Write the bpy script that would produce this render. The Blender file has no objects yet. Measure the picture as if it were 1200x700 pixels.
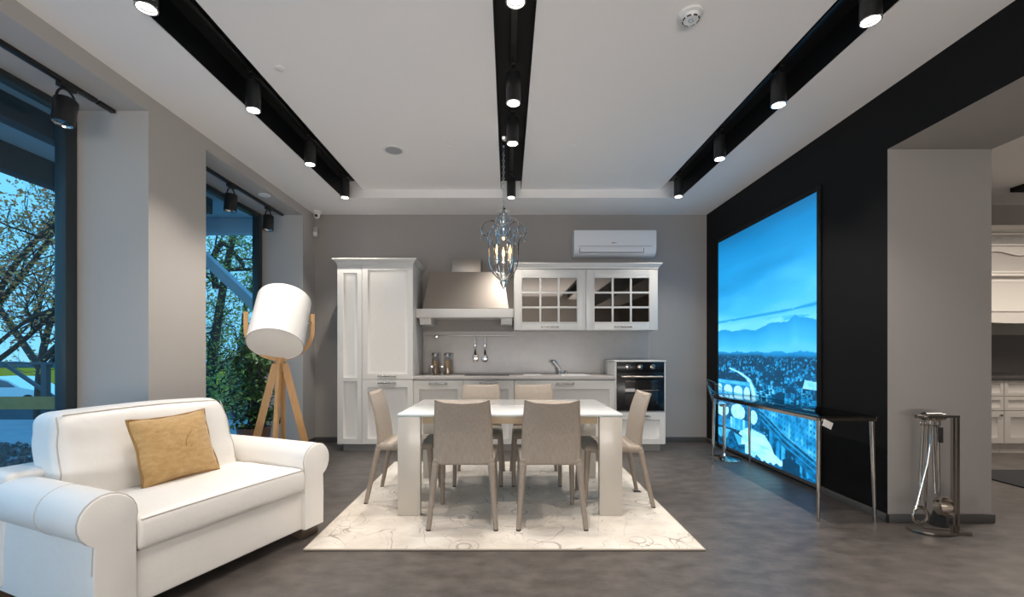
import bpy, bmesh, math, random
import numpy as np
from mathutils import Vector, Matrix

S = bpy.context.scene
C = S.collection
R = math.radians
PI = math.pi

# ------------------------------------------------------------------ camera
cam_d = bpy.data.cameras.new('camera')
cam = bpy.data.objects.new('camera', cam_d); C.objects.link(cam)
cam.location = (0, 0, 1.18); cam.rotation_euler = (R(90), 0, 0)
cam_d.sensor_width = 36; cam_d.lens = 36*520/1200
cam_d.shift_x = 5/1200; cam_d.shift_y = 64/1200
cam_d.clip_start = .02; cam_d.clip_end = 300
S.camera = cam

# ------------------------------------------------------------------ sky
W = bpy.data.worlds.new('world'); S.world = W; W.use_nodes = True
nt = W.node_tree; nt.nodes.clear()
out = nt.nodes.new('ShaderNodeOutputWorld'); bg = nt.nodes.new('ShaderNodeBackground')
tc = nt.nodes.new('ShaderNodeTexCoord'); sp = nt.nodes.new('ShaderNodeSeparateXYZ')
rp = nt.nodes.new('ShaderNodeValToRGB')
rp.color_ramp.elements[0].position = 0.0; rp.color_ramp.elements[0].color = (.10, .22, .32, 1)
rp.color_ramp.elements[1].position = 1.0; rp.color_ramp.elements[1].color = (.08, .32, .66, 1)
e = rp.color_ramp.elements.new(.49); e.color = (.13, .30, .42, 1)
e = rp.color_ramp.elements.new(.505); e.color = (.10, .29, .43, 1)
e = rp.color_ramp.elements.new(.62); e.color = (.085, .28, .45, 1)
mp = nt.nodes.new('ShaderNodeMapRange'); mp.inputs[1].default_value = -1; mp.inputs[2].default_value = 1
nt.links.new(tc.outputs['Generated'], sp.inputs[0]); nt.links.new(sp.outputs[2], mp.inputs[0])
nt.links.new(mp.outputs[0], rp.inputs[0]); nt.links.new(rp.outputs[0], bg.inputs[0])
nt.links.new(bg.outputs[0], out.inputs[0]); bg.inputs[1].default_value = 2.9

# ------------------------------------------------------------------ large lights and exposure
def area(name, loc, rot, sx, sy, energy, col):
    d = bpy.data.lights.new(name, 'AREA'); d.shape = 'RECTANGLE'; d.size = sx; d.size_y = sy
    d.energy = energy; d.color = col
    o = bpy.data.objects.new(name, d); C.objects.link(o); o.location = loc; o.rotation_euler = rot
    return o
# added upward fill light behind the camera, and the lit showroom beyond the opening
area('rear_fill_light', (0.3, -3.0, .8), (R(150), 0, 0), 4.6, 1.6, 245, (1.0, .955, .915))
area('side_room_light', (5.9, 3.7, 3.05), (R(-14), 0, 0), 2.6, 1.4, 160, (1.0, .93, .85))
SPOT_W = 42
SPOT_COL = (1.0, .93, .85)
S.view_settings.view_transform = 'Standard'; S.view_settings.look = 'None'
S.view_settings.exposure = 0.0; S.view_settings.gamma = 1.0
S.view_settings.use_curve_mapping = False

# ------------------------------------------------------------------ materials
def mat(name, col, rough=.5, metal=0., spec=.5, noise=None, bump=None, coat=0., emit=None, alpha=None, trans=0., sheen=0.):
    """noise=(scale, second colour, detail, stretch xyz); bump=(scale, strength, stretch)"""
    m = bpy.data.materials.new(name); m.use_nodes = True
    t = m.node_tree; b = t.nodes['Principled BSDF']
    b.inputs['Base Color'].default_value = (*col, 1); b.inputs['Roughness'].default_value = rough
    b.inputs['Metallic'].default_value = metal; b.inputs['Specular IOR Level'].default_value = spec
    b.inputs['Coat Weight'].default_value = coat; b.inputs['Coat Roughness'].default_value = .08
    b.inputs['Transmission Weight'].default_value = trans
    b.inputs['Sheen Weight'].default_value = sheen
    if emit: b.inputs['Emission Color'].default_value = (*emit[0], 1); b.inputs['Emission Strength'].default_value = emit[1]
    def coords(st):
        c = t.nodes.new('ShaderNodeTexCoord'); mpn = t.nodes.new('ShaderNodeMapping')
        mpn.inputs['Scale'].default_value = st
        t.links.new(c.outputs['Object'], mpn.inputs[0]); return mpn.outputs[0]
    if noise:
        n = t.nodes.new('ShaderNodeTexNoise'); n.inputs['Scale'].default_value = noise[0]
        n.inputs['Detail'].default_value = noise[2] if len(noise) > 2 else 4; n.inputs['Roughness'].default_value = .62
        t.links.new(coords(noise[3] if len(noise) > 3 else (1, 1, 1)), n.inputs['Vector'])
        r = t.nodes.new('ShaderNodeValToRGB')
        r.color_ramp.elements[0].position = .32; r.color_ramp.elements[1].position = .68
        r.color_ramp.elements[0].color = (*col, 1); r.color_ramp.elements[1].color = (*noise[1], 1)
        t.links.new(n.outputs[0], r.inputs[0]); t.links.new(r.outputs[0], b.inputs['Base Color'])
    if bump:
        n = t.nodes.new('ShaderNodeTexNoise'); n.inputs['Scale'].default_value = bump[0]; n.inputs['Detail'].default_value = 5
        t.links.new(coords(bump[2] if len(bump) > 2 else (1, 1, 1)), n.inputs['Vector'])
        bn = t.nodes.new('ShaderNodeBump'); bn.inputs['Strength'].default_value = bump[1]; bn.inputs['Distance'].default_value = .01
        t.links.new(n.outputs[0], bn.inputs['Height']); t.links.new(bn.outputs[0], b.inputs['Normal'])
    return m

def thin_glass(name, tint, refl=.08, rough=.02):
    m = bpy.data.materials.new(name); m.use_nodes = True; t = m.node_tree; t.nodes.clear()
    o = t.nodes.new('ShaderNodeOutputMaterial'); mx = t.nodes.new('ShaderNodeMixShader')
    tr = t.nodes.new('ShaderNodeBsdfTransparent'); gl = t.nodes.new('ShaderNodeBsdfGlossy')
    lw = t.nodes.new('ShaderNodeFresnel'); lw.inputs[0].default_value = 1.45
    ml = t.nodes.new('ShaderNodeMath'); ml.operation = 'MAXIMUM'; ml.inputs[1].default_value = refl
    tr.inputs[0].default_value = (*tint, 1); gl.inputs['Roughness'].default_value = rough
    ge = t.nodes.new('ShaderNodeNewGeometry'); bf = t.nodes.new('ShaderNodeMath'); bf.operation = 'SUBTRACT'; bf.inputs[0].default_value = 1
    mu = t.nodes.new('ShaderNodeMath'); mu.operation = 'MULTIPLY'
    t.links.new(ge.outputs['Backfacing'], bf.inputs[1]); t.links.new(ml.outputs[0], mu.inputs[0]); t.links.new(bf.outputs[0], mu.inputs[1])
    t.links.new(lw.outputs[0], ml.inputs[0]); t.links.new(mu.outputs[0], mx.inputs[0])
    t.links.new(tr.outputs[0], mx.inputs[1]); t.links.new(gl.outputs[0], mx.inputs[2]); t.links.new(mx.outputs[0], o.inputs[0])
    return m

M = {}
M['floor'] = mat('floor_resin', (.057, .0485, .0435), .40, noise=(6.0, (.118, .102, .092), 15, (1, 1.8, 1)), bump=(60, .03))
M['ceil'] = mat('ceiling_paint', (.83, .795, .765), .9, bump=(90, .02))
M['wall'] = mat('greige_paint', (.43, .40, .37), .85, bump=(120, .02))
M['wallb'] = mat('back_wall_paint', (.31, .285, .267), .85, bump=(120, .02))
M['black'] = mat('black_wall_paint', (.0035, .0037, .0042), .6, spec=.18, noise=(3, (.0045, .0047, .0052)))
M['trench'] = mat('trench_black', (.004, .004, .0045), .55, spec=.25)
M['frame'] = mat('anthracite_frame', (.020, .030, .036), .35)
M['base'] = mat('baseboard_grey', (.07, .068, .066), .45)
M['lampblack'] = mat('lamp_black', (.010, .010, .010), .38, bump=(200, .03))
M['lens'] = mat('lit_lens', (1, 1, 1), .3, emit=((1, .93, .83), 14))
M['lensoff'] = mat('unlit_reflector', (.55, .55, .55), .15, metal=1)
M['trimring'] = mat('lamp_rim', (.55, .55, .55), .25, metal=1)
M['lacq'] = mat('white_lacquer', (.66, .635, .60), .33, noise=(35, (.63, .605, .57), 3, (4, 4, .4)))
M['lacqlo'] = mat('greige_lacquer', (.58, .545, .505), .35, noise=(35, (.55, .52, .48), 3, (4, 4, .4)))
M['plinth'] = mat('steel_plinth', (.33, .31, .29), .35, metal=.15)
M['chrome'] = mat('chrome', (.80, .80, .80), .07, metal=1)
M['handle'] = mat('handle_chrome', (.52, .51, .50), .10, metal=1)
M['nickel'] = mat('polished_nickel', (.52, .48, .44), .12, metal=1)
M['steel'] = mat('brushed_steel', (.36, .32, .285), .44, metal=1, bump=(60, .05, (1, 1, 30)))
M['counter'] = mat('quartz_worktop', (.50, .46, .43), .28, noise=(60, (.46, .42, .39)))
M['splash'] = mat('splashback', (.40, .37, .345), .22, noise=(8, (.43, .395, .37)))
M['darkpane'] = mat('smoked_mirror_pane', (.22, .205, .19), .03, metal=1)
M['hob'] = mat('hob_glass', (.02, .02, .02), .08)
M['ovenblack'] = mat('oven_black', (.006, .006, .007), .2, spec=.35)
M['ovenglass'] = mat('oven_glass', (.015, .014, .013), .08)
M['acwhite'] = mat('ac_plastic', (.72, .72, .74), .35)
M['dark'] = mat('dark_plastic', (.02, .02, .02), .5)
M['whitep'] = mat('white_plastic', (.72, .71, .69), .45)
M['orange'] = mat('orange_mark', (.55, .16, .03), .5)
M['leather'] = mat('white_leather', (.80, .77, .725), .42, noise=(2.5, (.83, .80, .755), 3), bump=(11, .35))
M['seam'] = mat('leather_seam', (.52, .48, .43), .5)
M['gold'] = mat('gold_chenille', (.42, .25, .085), .75, noise=(22, (.56, .36, .15), 8, (1, 1, 2.2)), bump=(90, .35), sheen=.3)
M['piping'] = mat('gold_piping', (.32, .18, .06), .7)
M['footwood'] = mat('dark_wood_foot', (.10, .07, .05), .4)
M['oak'] = mat('oak', (.50, .27, .10), .45, noise=(14, (.60, .34, .14), 6, (6, 6, .5)))
M['shade'] = mat('lamp_shade_linen', (.84, .81, .77), .85, bump=(260, .04))
M['shadein'] = mat('shade_diffuser', (.92, .86, .79), .8)
M['chair'] = mat('woven_beige', (.285, .235, .190), .8, noise=(60, (.375, .315, .258), 5, (3.2, 3.2, .16)), bump=(120, .3, (2, 2, .2)), sheen=.15)
M['chairleg'] = mat('wrapped_leg', (.265, .215, .172), .65, noise=(50, (.315, .26, .21), 3, (4, 4, .4)), bump=(140, .15))
M['glasstop'] = mat('frosted_white_glass', (.74, .75, .74), .12, coat=.6)
M['glassedge'] = mat('glass_edge', (.45, .60, .60), .15)
M['tleg'] = mat('cream_lacquer', (.52, .478, .42), .28, coat=.2)
M['apron'] = mat('apron_cream', (.50, .385, .26), .4)
M['blade'] = mat('black_bristle', (.01, .01, .01), .9, bump=(200, .6))
M['clear'] = thin_glass('acrylic', (.84, .90, .93), .10)
M['pane'] = thin_glass('window_glass', (.93, .98, 1.0), .03)
M['jar'] = thin_glass('jar_glass', (.80, .78, .76), .10)
M['tabletop'] = thin_glass('smoked_table_glass', (.13, .13, .135), .14)
M['pasta'] = mat('dry_pasta', (.50, .29, .12), .7, noise=(70, (.62, .42, .22)))
M['bulb'] = mat('candle_bulb', (1, .8, .5), .3, emit=((1, .56, .17), 1.7))
M['candle'] = mat('candle_sleeve', (.75, .73, .70), .4)
M['crystal'] = thin_glass('crystal', (.85, .88, .9), .25)
M['terra'] = mat('dark_terracotta', (.16, .085, .06), .6)
M['soil'] = mat('soil', (.03, .022, .016), .95)
M['bark'] = mat('bark', (.035, .030, .027), .9, noise=(12, (.06, .05, .042)), bump=(30, .4))
M['ficus'] = mat('ficus_leaf', (.03, .085, .03), .38, noise=(16, (.09, .19, .06)))
M['leaf1'] = mat('autumn_leaf', (.34, .34, .06), .6, noise=(6, (.75, .20, .10), 8))
M['leaf2'] = mat('green_leaf', (.15, .30, .07), .6, noise=(5, (.50, .46, .09), 8))
M['pave'] = mat('pale_paving', (.34, .40, .44), .9, spec=.15, noise=(2, (.28, .34, .38)))
M['asphalt'] = mat('street_asphalt', (.07, .085, .095), 1.0, spec=0, noise=(3, (.05, .065, .075)))
M['grass'] = mat('grass', (.62, .32, .03), 1.0, spec=0, noise=(4, (.46, .28, .03), 8))
M['stone'] = mat('bark_chips', (.05, .045, .045), .9, noise=(3, (.20, .19, .18), 8))
M['carwhite'] = mat('car_paint', (.88, .90, .92), .2, coat=.8)
M['carglass'] = mat('car_glass', (.05, .10, .14), .05, coat=.5)
M['tyre'] = mat('tyre', (.02, .02, .022), .8)
M['rail'] = mat('steel_railing', (.05, .075, .09), .5)
M['olive'] = mat('olive_board', (.38, .21, .06), .7, noise=(9, (.42, .25, .09)))
M['canopy'] = mat('canopy_soffit', (.30, .42, .48), .6)
M['beam'] = mat('canopy_beam', (.030, .042, .050), .6)
M['brace'] = mat('galvanised_brace', (.30, .42, .50), .45)
M['hedge'] = mat('hedge', (.05, .10, .13), .9, noise=(2, (.08, .14, .16), 8))
M['paper'] = mat('paper_tag', (.72, .70, .66), .7)
M['drug'] = mat('dark_rug', (.022, .022, .022), .95, bump=(90, .4))
M['graycab'] = mat('grey_beige_lacquer', (.44, .40, .36), .4)
M['ivory'] = mat('ivory_lacquer', (.62, .57, .51), .4)
M['frieze'] = mat('carved_frieze', (.50, .47, .43), .5, noise=(120, (.26, .24, .22), 2), bump=(110, .9))
M['graysplash'] = mat('grey_green_tile', (.20, .195, .175), .5)
M['darksplash'] = mat('dark_stone', (.045, .04, .038), .4)

def nodemat(name):
    m = bpy.data.materials.new(name); m.use_nodes = True
    return m, m.node_tree, m.node_tree.nodes['Principled BSDF']

def rug_material():
    m, t, b = nodemat('scrolled_cream_rug'); N = t.nodes.new; L = t.links.new
    b.inputs['Roughness'].default_value = .95; b.inputs['Sheen Weight'].default_value = .2
    tcn = N('ShaderNodeTexCoord')
    def contour(scale, centre, width, dist):
        n = N('ShaderNodeTexNoise'); n.inputs['Scale'].default_value = scale; n.inputs['Detail'].default_value = 2; n.inputs['Distortion'].default_value = dist
        L(tcn.outputs['Object'], n.inputs['Vector'])
        s = N('ShaderNodeMath'); s.operation = 'SUBTRACT'; s.inputs[1].default_value = centre; L(n.outputs[0], s.inputs[0])
        a = N('ShaderNodeMath'); a.operation = 'ABSOLUTE'; L(s.outputs[0], a.inputs[0])
        r = N('ShaderNodeMapRange'); r.inputs[1].default_value = 0; r.inputs[2].default_value = width; r.inputs[3].default_value = 1; r.inputs[4].default_value = 0
        L(a.outputs[0], r.inputs[0]); return r.outputs[0]
    def math_(op, a_, b_):
        q = N('ShaderNodeMath'); q.operation = op
        for k_, w_ in enumerate((a_, b_)):
            if isinstance(w_, (int, float)): q.inputs[k_].default_value = w_
            else: L(w_, q.inputs[k_])
        return q.outputs[0]
    def band(sock, centre, width):
        return math_('LESS_THAN', math_('ABSOLUTE', math_('SUBTRACT', sock, centre), 0), width)
    def noise_(scale, dist):
        n_ = N('ShaderNodeTexNoise'); n_.inputs['Scale'].default_value = scale; n_.inputs['Detail'].default_value = 1.5; n_.inputs['Distortion'].default_value = dist
        L(tcn.outputs['Object'], n_.inputs['Vector']); return n_.outputs[0]
    v = N('ShaderNodeTexVoronoi'); v.inputs['Scale'].default_value = 2.1; v.inputs['Randomness'].default_value = .85; L(tcn.outputs['Object'], v.inputs['Vector'])
    rings = math_('MAXIMUM', band(v.outputs['Distance'], .25, .006), band(v.outputs['Distance'], .30, .005))
    plain = math_('MAXIMUM', band(noise_(2.1, 1.4), .47, .0036), band(noise_(2.6, 2.0), .55, .0036))
    plain = math_('MAXIMUM', plain, band(noise_(1.7, 1.1), .51, .003))
    class m2: outputs = [math_('MAXIMUM', rings, plain)]
    fade = N('ShaderNodeTexNoise'); fade.inputs['Scale'].default_value = 5; fade.inputs['Detail'].default_value = 6; L(tcn.outputs['Object'], fade.inputs['Vector'])
    fr = N('ShaderNodeMapRange'); fr.inputs[1].default_value = .36; fr.inputs[2].default_value = .52; L(fade.outputs[0], fr.inputs[0])
    ml = N('ShaderNodeMath'); ml.operation = 'MULTIPLY'; L(m2.outputs[0], ml.inputs[0]); L(fr.outputs[0], ml.inputs[1])
    sc = N('ShaderNodeMath'); sc.operation = 'MULTIPLY'; sc.inputs[1].default_value = .9; L(ml.outputs[0], sc.inputs[0])
    base = N('ShaderNodeTexNoise'); base.inputs['Scale'].default_value = 2.4; base.inputs['Detail'].default_value = 8; L(tcn.outputs['Object'], base.inputs['Vector'])
    cr = N('ShaderNodeValToRGB'); cr.color_ramp.elements[0].position = .35; cr.color_ramp.elements[1].position = .62
    cr.color_ramp.elements[0].color = (.52, .46, .39, 1); cr.color_ramp.elements[1].color = (.72, .66, .58, 1); L(base.outputs[0], cr.inputs[0])
    mix = N('ShaderNodeMix'); mix.data_type = 'RGBA'; L(sc.outputs[0], mix.inputs[0]); L(cr.outputs[0], mix.inputs[6]); mix.inputs[7].default_value = (.36, .305, .26, 1)
    L(mix.outputs[2], b.inputs['Base Color'])
    bn = N('ShaderNodeBump'); bn.inputs['Strength'].default_value = .3; bn.inputs['Distance'].default_value = .01
    fine = N('ShaderNodeTexNoise'); fine.inputs['Scale'].default_value = 220; L(tcn.outputs['Object'], fine.inputs['Vector'])
    L(fine.outputs[0], bn.inputs['Height']); L(bn.outputs[0], b.inputs['Normal'])
    return m
M['rug'] = rug_material()

def picture_material():
    m, t, b = nodemat('backlit_print')
    at = t.nodes.new('ShaderNodeAttribute'); at.attribute_name = 'print'
    b.inputs['Base Color'].default_value = (.01, .02, .03, 1); b.inputs['Roughness'].default_value = .35
    t.links.new(at.outputs['Color'], b.inputs['Emission Color']); b.inputs['Emission Strength'].default_value = 1.5
    return m
M['print'] = picture_material()

# ------------------------------------------------------------------ mesh helpers
def frame_for(d):
    d = Vector(d).normalized()
    a = Vector((0, 0, 1)) if abs(d.z) < .9 else Vector((1, 0, 0))
    x = d.cross(a).normalized(); y = d.cross(x).normalized()
    return x, y, d

class MB:
    def __init__(self): self.v = []; self.f = []
    def add(self, vs, fs, T=None):
        n = len(self.v)
        self.v += [tuple(T @ Vector(p)) if T is not None else tuple(p) for p in vs]
        self.f += [tuple(i+n for i in f) for f in fs]
        return self
    def box(self, x0, x1, y0, y1, z0, z1, bev=0, seg=2, T=None):
        if x0 > x1: x0, x1 = x1, x0
        if y0 > y1: y0, y1 = y1, y0
        if z0 > z1: z0, z1 = z1, z0
        if not bev:
            return self.add([(x0,y0,z0),(x1,y0,z0),(x1,y1,z0),(x0,y1,z0),(x0,y0,z1),(x1,y0,z1),(x1,y1,z1),(x0,y1,z1)],
                [(0,3,2,1),(4,5,6,7),(0,1,5,4),(1,2,6,5),(2,3,7,6),(3,0,4,7)], T)
        bm = bmesh.new(); bmesh.ops.create_cube(bm, size=1)
        for v in bm.verts: v.co = Vector(((x0+x1)/2+v.co.x*(x1-x0), (y0+y1)/2+v.co.y*(y1-y0), (z0+z1)/2+v.co.z*(z1-z0)))
        bmesh.ops.bevel(bm, geom=bm.edges[:], offset=bev, segments=seg, profile=.5, affect='EDGES')
        bm.verts.index_update()
        self.add([v.co[:] for v in bm.verts], [[v.index for v in f.verts] for f in bm.faces], T); bm.free(); return self
    def rbox(self, x0, x1, y0, y1, z0, z1, r, n=8, fn=None, T=None):
        h = [(x1-x0)/2, (y1-y0)/2, (z1-z0)/2]; c = ((x0+x1)/2, (y0+y1)/2, (z0+z1)/2)
        S_ = []
        for k in range(3):
            i = h[k]-r; a = [-h[k]+r*q for q in (0, .2, .45, .7)]
            S_.append(a+[-i+2*i*j/n for j in range(n+1)]+[-q for q in reversed(a)])
        key = {}; vs = []; fs = []
        def vert(p):
            kk = tuple(round(q, 6) for q in p)
            if kk not in key:
                q = [max(-(h[k]-r), min(h[k]-r, p[k])) for k in range(3)]
                d = Vector([p[k]-q[k] for k in range(3)])
                if d.length > 1e-9: d = d.normalized()*r
                w = Vector((q[0]+d.x+c[0], q[1]+d.y+c[1], q[2]+d.z+c[2]))
                if fn: w = Vector(fn(w.x, w.y, w.z))
                key[kk] = len(vs); vs.append(w)
            return key[kk]
        for ax in range(3):
            a, b = (ax+1) % 3, (ax+2) % 3
            for s in (-1, 1):
                for i in range(len(S_[a])-1):
                    for j in range(len(S_[b])-1):
                        q = []
                        for (ii, jj) in ((i,j),(i+1,j),(i+1,j+1),(i,j+1)):
                            p = [0,0,0]; p[ax] = s*h[ax]; p[a] = S_[a][ii]; p[b] = S_[b][jj]; q.append(vert(p))
                        fs.append(q if s > 0 else q[::-1])
        return self.add(vs, fs, T)
    def tube(self, pts, r, n=8, closed=False, T=None):
        P = [Vector(p) for p in pts]; m = len(P); rr = r if isinstance(r, (list, tuple)) else [r]*m
        vs = []; fs = []; px = None
        for i in range(m):
            if closed: d = P[(i+1) % m]-P[i-1]
            else: d = P[min(i+1, m-1)]-P[max(i-1, 0)]
            if d.length < 1e-9: d = Vector((0, 0, 1))
            d.normalize()
            if px is None: px, _, _ = frame_for(d)
            px = (px-d*px.dot(d))
            if px.length < 1e-6: px, _, _ = frame_for(d)
            px.normalize(); py = d.cross(px)
            for k in range(n):
                a = 2*PI*k/n; vs.append(P[i]+(px*math.cos(a)+py*math.sin(a))*rr[i])
        for i in range(m if closed else m-1):
            j = (i+1) % m
            for k in range(n):
                k2 = (k+1) % n; fs.append((i*n+k, i*n+k2, j*n+k2, j*n+k))
        if not closed:
            fs.append(tuple(range(n))[::-1]); fs.append(tuple((m-1)*n+k for k in range(n)))
        return self.add(vs, fs, T)
    def cyl(self, p0, p1, r0, r1=None, n=16, T=None):
        return self.tube([p0, p1], [r0, r0 if r1 is None else r1], n, T=T)
    def lathe(self, prof, c=(0,0,0), n=24, ax=(0,0,1), T=None):
        x, y, d = frame_for(ax); c = Vector(c); vs = []; fs = []
        for r, h in prof:
            for k in range(n):
                a = 2*PI*k/n; vs.append(c+d*h+(x*math.cos(a)+y*math.sin(a))*max(r, 1e-4))
        for i in range(len(prof)-1):
            for k in range(n):
                k2 = (k+1) % n; fs.append((i*n+k, (i+1)*n+k, (i+1)*n+k2, i*n+k2))
        fs.append(tuple(range(n))); fs.append(tuple((len(prof)-1)*n+k for k in range(n))[::-1])
        return self.add(vs, fs, T)
    def prism(self, poly, fn, d0, d1, T=None):
        n = len(poly); vs = [fn(a, b, d0) for a, b in poly]+[fn(a, b, d1) for a, b in poly]
        fs = [tuple(range(n))[::-1], tuple(range(n, 2*n))]+[(i, (i+1) % n, n+(i+1) % n, n+i) for i in range(n)]
        return self.add(vs, fs, T)
    def sphere(self, c, r, n=14, m=8, T=None):
        r = (r, r, r) if not isinstance(r, (tuple, list)) else r; vs = []; fs = []
        for i in range(m+1):
            th = PI*i/m
            for k in range(n):
                a = 2*PI*k/n; vs.append((c[0]+r[0]*math.sin(th)*math.cos(a), c[1]+r[1]*math.sin(th)*math.sin(a), c[2]+r[2]*math.cos(th)))
        for i in range(m):
            for k in range(n):
                k2 = (k+1) % n; fs.append((i*n+k, (i+1)*n+k, (i+1)*n+k2, i*n+k2))
        return self.add(vs, fs, T)
    def bar(self, p0, p1, w, h, up=(0,0,1), T=None, w1=None, h1=None):
        p0, p1 = Vector(p0), Vector(p1); d = (p1-p0).normalized(); u = Vector(up)
        x = d.cross(u).normalized(); u = x.cross(d); vs = []
        for p, ww, hh in ((p0, w, h), (p1, w1 or w, h1 or h)):
            for a, b in ((-1,-1),(1,-1),(1,1),(-1,1)): vs.append(p+x*a*ww/2+u*b*hh/2)
        return self.add(vs, [(0,3,2,1),(4,5,6,7),(0,1,5,4),(1,2,6,5),(2,3,7,6),(3,0,4,7)], T)
    def grid(self, fn, nu, nv, T=None, wrapu=False):
        vs = [fn(i/nu, j/nv) for i in range(nu+1) for j in range(nv+1)]; fs = []
        for i in range(nu):
            for j in range(nv): fs.append((i*(nv+1)+j, (i+1)*(nv+1)+j, (i+1)*(nv+1)+j+1, i*(nv+1)+j+1))
        return self.add(vs, fs, T)
    def shaker(self, x0, x1, z0, z1, yf, th=.022, fw=.066, bw=.042, dp=.016):
        l, r, t, b = fw if isinstance(fw, tuple) else (fw,)*4
        def ring(dl, dr, dt, db, y): return [(x0+dl, y, z0+db), (x1-dr, y, z0+db), (x1-dr, y, z1-dt), (x0+dl, y, z1-dt)]
        c = .0025
        rings = [ring(0,0,0,0,yf+th), ring(0,0,0,0,yf+c), ring(c,c,c,c,yf), ring(l,r,t,b,yf), ring(l+.004,r+.004,t+.004,b+.004,yf+.004),
                 ring(l+bw,r+bw,t+bw,b+bw,yf+dp)]
        vs = [p for q in rings for p in q]; fs = [(3,2,1,0)]
        for i in range(len(rings)-1):
            for k in range(4):
                k2 = (k+1) % 4; fs.append((i*4+k, i*4+k2, (i+1)*4+k2, (i+1)*4+k))
        n = (len(rings)-1)*4; fs.append((n, n+1, n+2, n+3))
        return self.add(vs, fs)
    def build(self, name, material, parent=None, world=False, angle=40, fix=True):
        off = Vector((0, 0, 0))
        if world and parent is not None:
            p = parent
            while p is not None: off += p.location; p = p.parent
        me = bpy.data.meshes.new(name); me.from_pydata([tuple(Vector(v)-off) for v in self.v], [], self.f)
        if fix:
            bm = bmesh.new(); bm.from_mesh(me); bmesh.ops.recalc_face_normals(bm, faces=bm.faces[:]); bm.to_mesh(me); bm.free()
        me.shade_smooth(); me.set_sharp_from_angle(angle=R(angle))
        me.materials.append(material)
        o = bpy.data.objects.new(name, me); C.objects.link(o)
        if parent is not None: o.parent = parent
        return o

def tag(o, label=None, cat=None, group=None, kind=None):
    if label: o['label'] = label
    if cat: o['category'] = cat
    if group: o['group'] = group
    if kind: o['kind'] = kind
    return o
def thing(name, label, cat, loc=(0,0,0), rz=0, group=None):
    o = bpy.data.objects.new(name, None); o.empty_display_size = .1; C.objects.link(o)
    o.location = loc; o.rotation_euler = (0, 0, rz)
    return tag(o, label, cat, group)
def struct(name, mb, m, **k):
    return tag(mb.build(name, m, **k), kind='structure')
KIDS = {}
def copy_tree(o, parent=None):
    c = o.copy(); C.objects.link(c)
    if parent is not None: c.parent = parent
    for ch in list(o.children): copy_tree(ch, c)
    return c
def two_tone(o, m2, test):
    o.data.materials.append(m2)
    for p in o.data.polygons:
        if test(p): p.material_index = 1
def rnd_curve(pts, n=6):
    """Catmull-Rom through points"""
    P = [Vector(p) for p in pts]; out_ = []
    for i in range(len(P)-1):
        a = P[max(i-1, 0)]; b = P[i]; c = P[i+1]; d = P[min(i+2, len(P)-1)]
        for k in range(n):
            t = k/n
            out_.append(.5*((2*b)+(c-a)*t+(2*a-5*b+4*c-d)*t*t+(3*b-a-3*c+d)*t**3))
    return out_+[P[-1]]
# ================================================================== STRUCTURE
XL, XR, YB, ZL, ZU, ZT = -2.564, 2.645, 5.9, 3.02, 3.121, 3.22
YF = -4.0
struct('floor', MB().box(-3.16, 8.2, YF, 6.05, -.1, 0), M['floor'])
struct('wall_back', MB().box(-3.3, 8.2, YB, 6.05, 0, 3.5), M['wallb'])
struct('wall_front', MB().box(-3.3, 8.2, YF-.15, YF, 0, 3.5), M['wall'])
struct('wall_far_right', MB().box(8.05, 8.2, YF, 6.0, 0, 3.5), M['wall'])
# window wall: piers, header, and the run behind the camera
wl = MB().box(-3.16, XL, 3.167, 3.77, 0, 3.3).box(-3.16, XL, 5.555, YB, 0, 3.3)
wl.box(-3.16, XL, YF, 3.167, 2.91, 3.3).box(-3.16, XL, 3.77, 5.555, 2.91, 3.3).box(-3.16, XL, YF, -1.6, 0, 2.91)
struct('wall_left', wl, M['wall'])
# right wall: black face to this room, greige elsewhere, with the wide opening near the camera
wr = MB().box(XR, 3.369, 3.09, YB, 0, 3.5).box(XR, 3.369, YF, 3.09, 2.6, 3.5).box(XR, 3.369, YF, -2.5, 0, 2.6)
o = struct('wall_right', wr, M['wallb'])
two_tone(o, M['black'], lambda p: p.normal.x < -.5)
# ceiling: lower rim, raised field either side of the middle slot
T1, T2, T3, T4, T5, T6, YE = -1.957, -1.717, -.083, .16, 1.81, 2.047, 5.257
ce = MB().box(XL, T1, YF, YE, ZL, 3.4).box(T6, XR, YF, YE, ZL, 3.4).box(XL, XR, YE, YB, ZL, 3.4)
ce.box(T2, T3, YF, YE, ZU, 3.4).box(T4, T5, YF, YE, ZU, 3.4)
struct('ceiling', ce, M['ceil'])
struct('ceiling_side_room', MB().box(3.369, 8.2, YF, YB, 3.15, 3.4), M['ceil'])
def trench(n, a, b, zl, zr, light):
    m = MB().box(a, b, YF, YE, ZT, ZT+.05).box(a, a+.004, YF, YE, zl+.006, ZT).box(b-.004, b, YF, YE, zr+.006, ZT)
    struct('trim_%d' % n, m, M['trench'])
trench(1, T1, T2, ZL, ZU, 0); trench(2, T3, T4, ZU, ZU, 0); trench(3, T5, T6, ZU, ZL, 0)
struct('trim_4', MB().box(6.0, 6.35, 1.0, 5.3, 3.10, 3.15), M['trench'])
# baseboards
struct('baseboard_back', MB().box(XL, XR, YB-.014, YB, 0, .065, .003), M['base'])
struct('baseboard_left', MB().box(XL, XL+.014, 5.555, YB-.014, 0, .065, .003).box(XL, XL+.014, 3.167, 3.77, 0, .065, .003).box(-3.08, XL, 5.541, 5.555, 0, .065, .003), M['base'])
struct('baseboard_right', MB().box(XR-.014, XR, 3.076, YB-.014, 0, .06, .003), M['base'])
struct('baseboard_pillar', MB().box(XR-.014, 3.383, 3.076, 3.09, 0, .06, .003).box(3.369, 3.383, 3.09, YB, 0, .06, .003), M['base'])
struct('baseboard_side_room', MB().box(3.383, 5.15, YB-.014, YB, 0, .06, .003), M['base'])

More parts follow.
